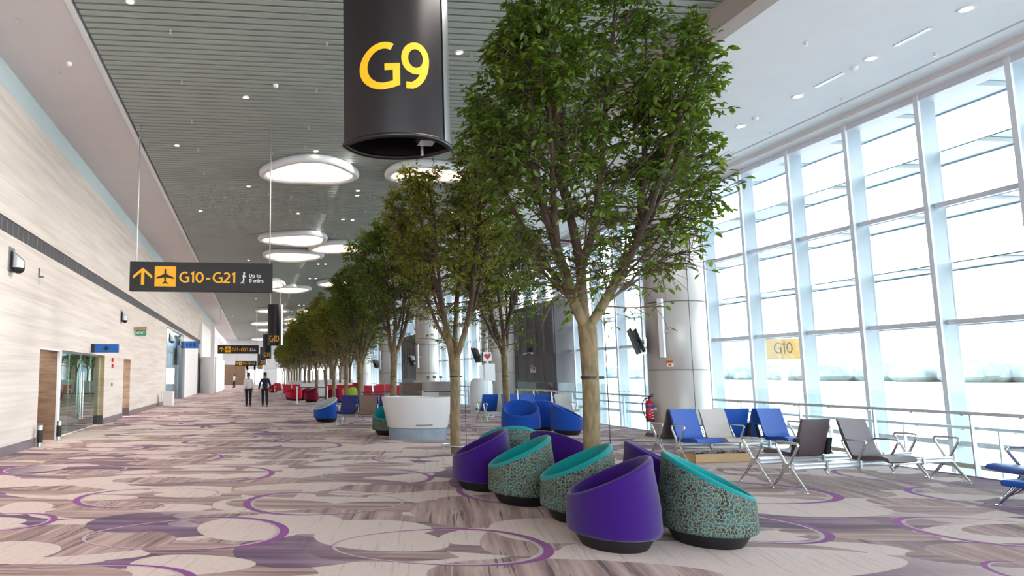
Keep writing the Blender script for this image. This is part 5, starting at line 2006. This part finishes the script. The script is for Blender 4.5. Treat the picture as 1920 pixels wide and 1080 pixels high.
hx = prof([(2.5, 0.1), (3.8, 0.38), (5.0, 0.12), (7.0, 0.25)])
hero = tree_meshes(11, 7, 2.28, [(PI * 1.02, 0.20, 6.2, None, 0, 0.66), (PI * 0.55, 0.05, 6.9, None, 0, 0.64), (0.0, 0.34, 5.9, None, 0, 0.60),
                                 (PI * 1.3, 0.22, 6.2, 0, 0.35, 0.75), (PI * 0.8, 0.42, 5.4, 0, 0.22, 0.6), (-0.9, 0.16, 6.8, 1, 0.28, 0.8), (1.2, 0.22, 6.5, 1, 0.4, 0.8),
                                 (-0.5, 0.30, 5.9, 2, 0.3, 0.8), (0.3, 0.62, 4.6, 2, 0.18, 0.6), (PI, 0.12, 6.7, 0, 0.5, 0.9), (0.4, 0.10, 6.7, 2, 0.4, 0.9),
                                 (PI * 1.05, 0.95, 3.5, 0, 0.2, 0.28), (PI * 1.4, 0.9, 3.6, 0, 0.22, 0.28), (-0.4, 0.95, 3.5, 2, 0.2, 0.28), (-1.0, 0.9, 3.8, 2, 0.3, 0.3)],
                   prof([(2.4, 0.95), (3.0, 1.15), (3.9, 1.38), (5.0, 1.58), (5.8, 1.4), (6.4, 1.15), (7.0, 0.6), (7.3, 0.1)]), 21000, 0.106, cxf=lambda z: (hx(z), 0.0))
GEN = prof([(2.1, 0.5), (2.7, 0.9), (3.6, 1.35), (4.8, 1.6), (5.7, 1.35), (6.3, 0.95), (6.9, 0.3), (7.1, 0.1)])


def limbset(a0, l0):
    return [(a0, 0.22 * l0, 6.1, None, 0, 0.68), (a0 + 2.2, 0.20 * l0, 6.3, None, 0, 0.62), (a0 + 4.1, 0.26 * l0, 6.0, None, 0, 0.58), (a0 + 0.8, 0.3, 5.8, 0, 0.3, 0.7),
            (a0 - 0.9, 0.4, 5.2, 0, 0.2, 0.6), (a0 + 3.0, 0.3, 5.7, 1, 0.3, 0.7), (a0 + 1.6, 0.25, 6.3, 1, 0.4, 0.8), (a0 + 4.9, 0.45, 5.0, 2, 0.2, 0.7), (a0 + 3.6, 0.1, 6.4, 2, 0.35, 0.8)]


tA = tree_meshes(23, 7, 1.95, limbset(2.9, 1.0), GEN, 16000, 0.10, lmat='leaf_warm_lit')
tB = tree_meshes(37, 7, 2.25, limbset(0.4, 0.9), GEN, 15000, 0.105)
tC = tree_meshes(51, 7, 2.2, limbset(1.4, 1.1), GEN, 16000, 0.115, lmat='leaf_warm_lit')
TX = 4.30
plant_tree(hero, TX, 7.95, 0.0, 1.0, 'largest, nearest ficus tree, its trunk rising among the purple and teal tub chairs', 'ficus trees in the left row')
guy(TX, 7.95, 'thin dark guy wire running down right of the nearest big trunk')
plant_tree(tA, 4.28, 13.5, 0.3, 1.0, 'second ficus tree, trunk at the right end of the white counter', 'ficus trees in the left row')
guard_ring(4.28, 13.5, 'steel guard ring around the foot of the second trunk')
guy(4.28, 13.5, 'thin guy wire right of the second trunk')
plant_tree(tB, 4.30, 19.7, 1.9, 1.0, 'third ficus tree of the left row, trunk rising behind the white counter', 'ficus trees in the left row')
ys = [26.0, 29.8, 34.4, 38.5, 44.5, 50, 55, 60, 65, 70, 75, 80, 86, 92, 98]
for i, y in enumerate(ys):
    ms = (tB, tC, tA, tC)[i % 4]
    plant_tree(ms, TX + rnd.uniform(-0.05, 0.05), y, rnd.uniform(0, 6), rnd.uniform(0.94, 1.04) * (0.93 if i < 2 else 1.0), '%s tree from the camera in the left row of ficus trees' % ordinal(i + 3), 'ficus trees in the left row', strap=i < 5)
guard_ring(TX - 0.15, 38.5, 'distant guard ring around a slim trunk left of the navy seats')
plant_tree(tB, 7.98, 19.9, 4.0, 1.0, 'ficus tree of the right row, trunk behind the blue tub chairs', 'ficus trees in the right row')
for i, y in enumerate([47, 53, 59, 66, 73, 80, 88, 96]):
    plant_tree((tC, tB)[i % 2], 7.9, y, rnd.uniform(0, 6), 0.95, '%s tree of the distant right row of ficus trees' % ordinal(i + 1), 'ficus trees in the right row', strap=False)

# ================================================================== PEOPLE


def walker(x, y, shirt, label, stride, rz, arms_out):
    e = empty('person', (x, y, 0), rz)
    tag(e, label, 'person', 'two walkers seen from behind')

    def skin(name, verts, edges, radii, m, parent, sub=2, root=0):
        me = bpy.data.meshes.new(name)
        me.from_pydata(verts, edges, [])
        o = bpy.data.objects.new(name, me)
        COL.objects.link(o)
        o.parent = parent
        me.materials.append(m)
        md = o.modifiers.new('skin', 'SKIN')
        md.use_smooth_shade = True
        for i, rr_ in enumerate(radii):
            me.skin_vertices[0].data[i].radius = rr_ if isinstance(rr_, tuple) else (rr_, rr_)
            me.skin_vertices[0].data[i].use_root = i == root
        s_ = o.modifiers.new('subsurf', 'SUBSURF')
        s_.levels = sub
        s_.render_levels = sub
        return o
    st = stride
    a = arms_out
    # body: pelvis root, spine, head, arms with hands, legs
    V = [(0, 0, 0.95), (0, 0.01, 1.15), (0, 0.0, 1.38), (0, 0, 1.47), (0, 0.02, 1.54), (0, 0.03, 1.64), (0, 0.02, 1.72),
         (-0.17, 0, 1.42), (-0.22 - a, -0.06 * st, 1.14), (-0.23 - a * 1.5, 0.05 - 0.1 * st, 0.90), (-0.23 - a * 1.5, 0.06 - 0.1 * st, 0.83),
         (0.17, 0, 1.42), (0.22 + a, 0.06 * st, 1.14), (0.23 + a * 1.5, 0.05 + 0.12 * st, 0.90), (0.23 + a * 1.5, 0.07 + 0.12 * st, 0.83),
         (-0.10, 0, 0.88), (-0.10, 0.07 * st, 0.50), (-0.10, 0.0 + 0.12 * st, 0.09), (-0.10, 0.15 + 0.12 * st, 0.04),
         (0.10, 0, 0.88), (0.10, 0.02 - 0.09 * st, 0.50), (0.10, -0.22 * st, 0.12), (0.10, 0.12 - 0.22 * st, 0.05)]
    E = [(0, 1), (1, 2), (2, 3), (3, 4), (4, 5), (5, 6), (2, 7), (7, 8), (8, 9), (9, 10), (2, 11), (11, 12), (12, 13), (13, 14), (0, 15), (15, 16), (16, 17), (17, 18), (0, 19), (19, 20), (20, 21), (21, 22)]
    Rr = [(0.14, 0.10), (0.13, 0.095), (0.14, 0.10), (0.055, 0.055), (0.055, 0.06), (0.076, 0.09), (0.05, 0.06), 0.06, 0.042, 0.032, 0.03, 0.06, 0.042, 0.032, 0.03,
          0.085, 0.06, 0.042, 0.035, 0.085, 0.06, 0.042, 0.035]
    skin('body', V, E, Rr, M['skin'], e)
    # five fingers a hand
    for sx, w0 in ((-1, V[10]), (1, V[14])):
        f_ = MB()
        for k in range(4):
            x0 = w0[0] + (k - 1.5) * 0.004 * sx
            y0 = w0[1] + (k - 1.5) * 0.019
            l_ = (0.065, 0.075, 0.072, 0.055)[3 - k]
            f_.tube([(x0, y0, w0[2] - 0.01), (x0 - sx * 0.004, y0 + 0.004, w0[2] - 0.01 - l_ * 0.5), (x0 - sx * 0.018, y0 + 0.008, w0[2] - 0.02 - l_)], [0.009, 0.008, 0.006], 6)
        f_.tube([(w0[0], w0[1] + 0.025, w0[2] + 0.015), (w0[0] - sx * 0.01, w0[1] + 0.05, w0[2] - 0.015), (w0[0] - sx * 0.015, w0[1] + 0.055, w0[2] - 0.045)], [0.011, 0.009, 0.007], 6)
        f_.build('fingers', M['skin'], e, smooth=True)
    # clothes, a little larger than the body
    skin('shirt', [(0, 0, 0.86), (0, 0.01, 1.15), (0, 0.0, 1.37), (0, 0, 1.45)] + V[7:9] + [V[9]] + V[11:13] + [V[13]],
         [(0, 1), (1, 2), (2, 3), (2, 4), (4, 5), (5, 6), (2, 7), (7, 8), (8, 9)],
         [(0.165, 0.12), (0.155, 0.115), (0.165, 0.12), (0.065, 0.065), 0.078, 0.06, 0.045, 0.078, 0.06, 0.045], shirt, e)
    skin('trousers', [(0, 0, 1.03), V[15], V[16], (V[17][0], V[17][1], 0.07), V[19], V[20], (V[21][0], V[21][1], 0.08)],
         [(0, 1), (1, 2), (2, 3), (0, 4), (4, 5), (5, 6)], [(0.16, 0.12), 0.105, 0.078, 0.058, 0.105, 0.078, 0.058], M['trousers'], e)
    skin('hair', [(0, 0.0, 1.66), (0, -0.015, 1.70), (0, -0.02, 1.625)], [(0, 1), (0, 2)], [(0.086, 0.1), (0.07, 0.08), (0.07, 0.07)], M['hair'], e)
    for sx, f in ((-1, V[17]), (1, V[21])):
        sh_ = MB().box((f[0] - 0.045, f[1] - 0.07, 0.0), (f[0] + 0.045, f[1] + 0.2, 0.075)).build('shoe', M['black'], e, bevel=0.025, seg=3)
    hd = MB()
    # face on the far side: eyes, nose, mouth; ears
    hd.lathe([(0.012, -0.03), (0.018, 0.0), (0.012, 0.03)], 8, (-0.082, 0.03, 1.63)).lathe([(0.012, -0.03), (0.018, 0.0), (0.012, 0.03)], 8, (0.082, 0.03, 1.63))
    hd.tube([(0, 0.115, 1.65), (0, 0.14, 1.61), (0, 0.12, 1.60)], [0.01, 0.016, 0.008], 6)
    hd.build('ears_and_nose', M['skin'], e, smooth=True)
    MB().lathe([(0.004, -0.01), (0.012, 0), (0.004, 0.01)], 8, (-0.032, 0.112, 1.65)).lathe([(0.004, -0.01), (0.012, 0), (0.004, 0.01)], 8, (0.032, 0.112, 1.65)).build('eyes', M['black'], e)
    MB().cbox((0, 0.108, 1.575), (0.05, 0.012, 0.008)).build('mouth', M['pod_maroon'], e)
    return e


walker(-0.30, 34.2, M['white_shirt'], 'person in a white shirt and black trousers walking away, left of the two', 0.5, 0.0, 0.0)
walker(0.56, 34.2, M['navy_shirt'], 'person in navy shirt and dark trousers walking away, right of the two', 1.0, 0.05, 0.06)
for k, (x, y) in enumerate(((-2.6, 84.0),)):
    e = walker(x, y, M['white_shirt'], 'tiny distant person in a pale top at the far left end of the hall', 0.4, 1.2, 0.0)
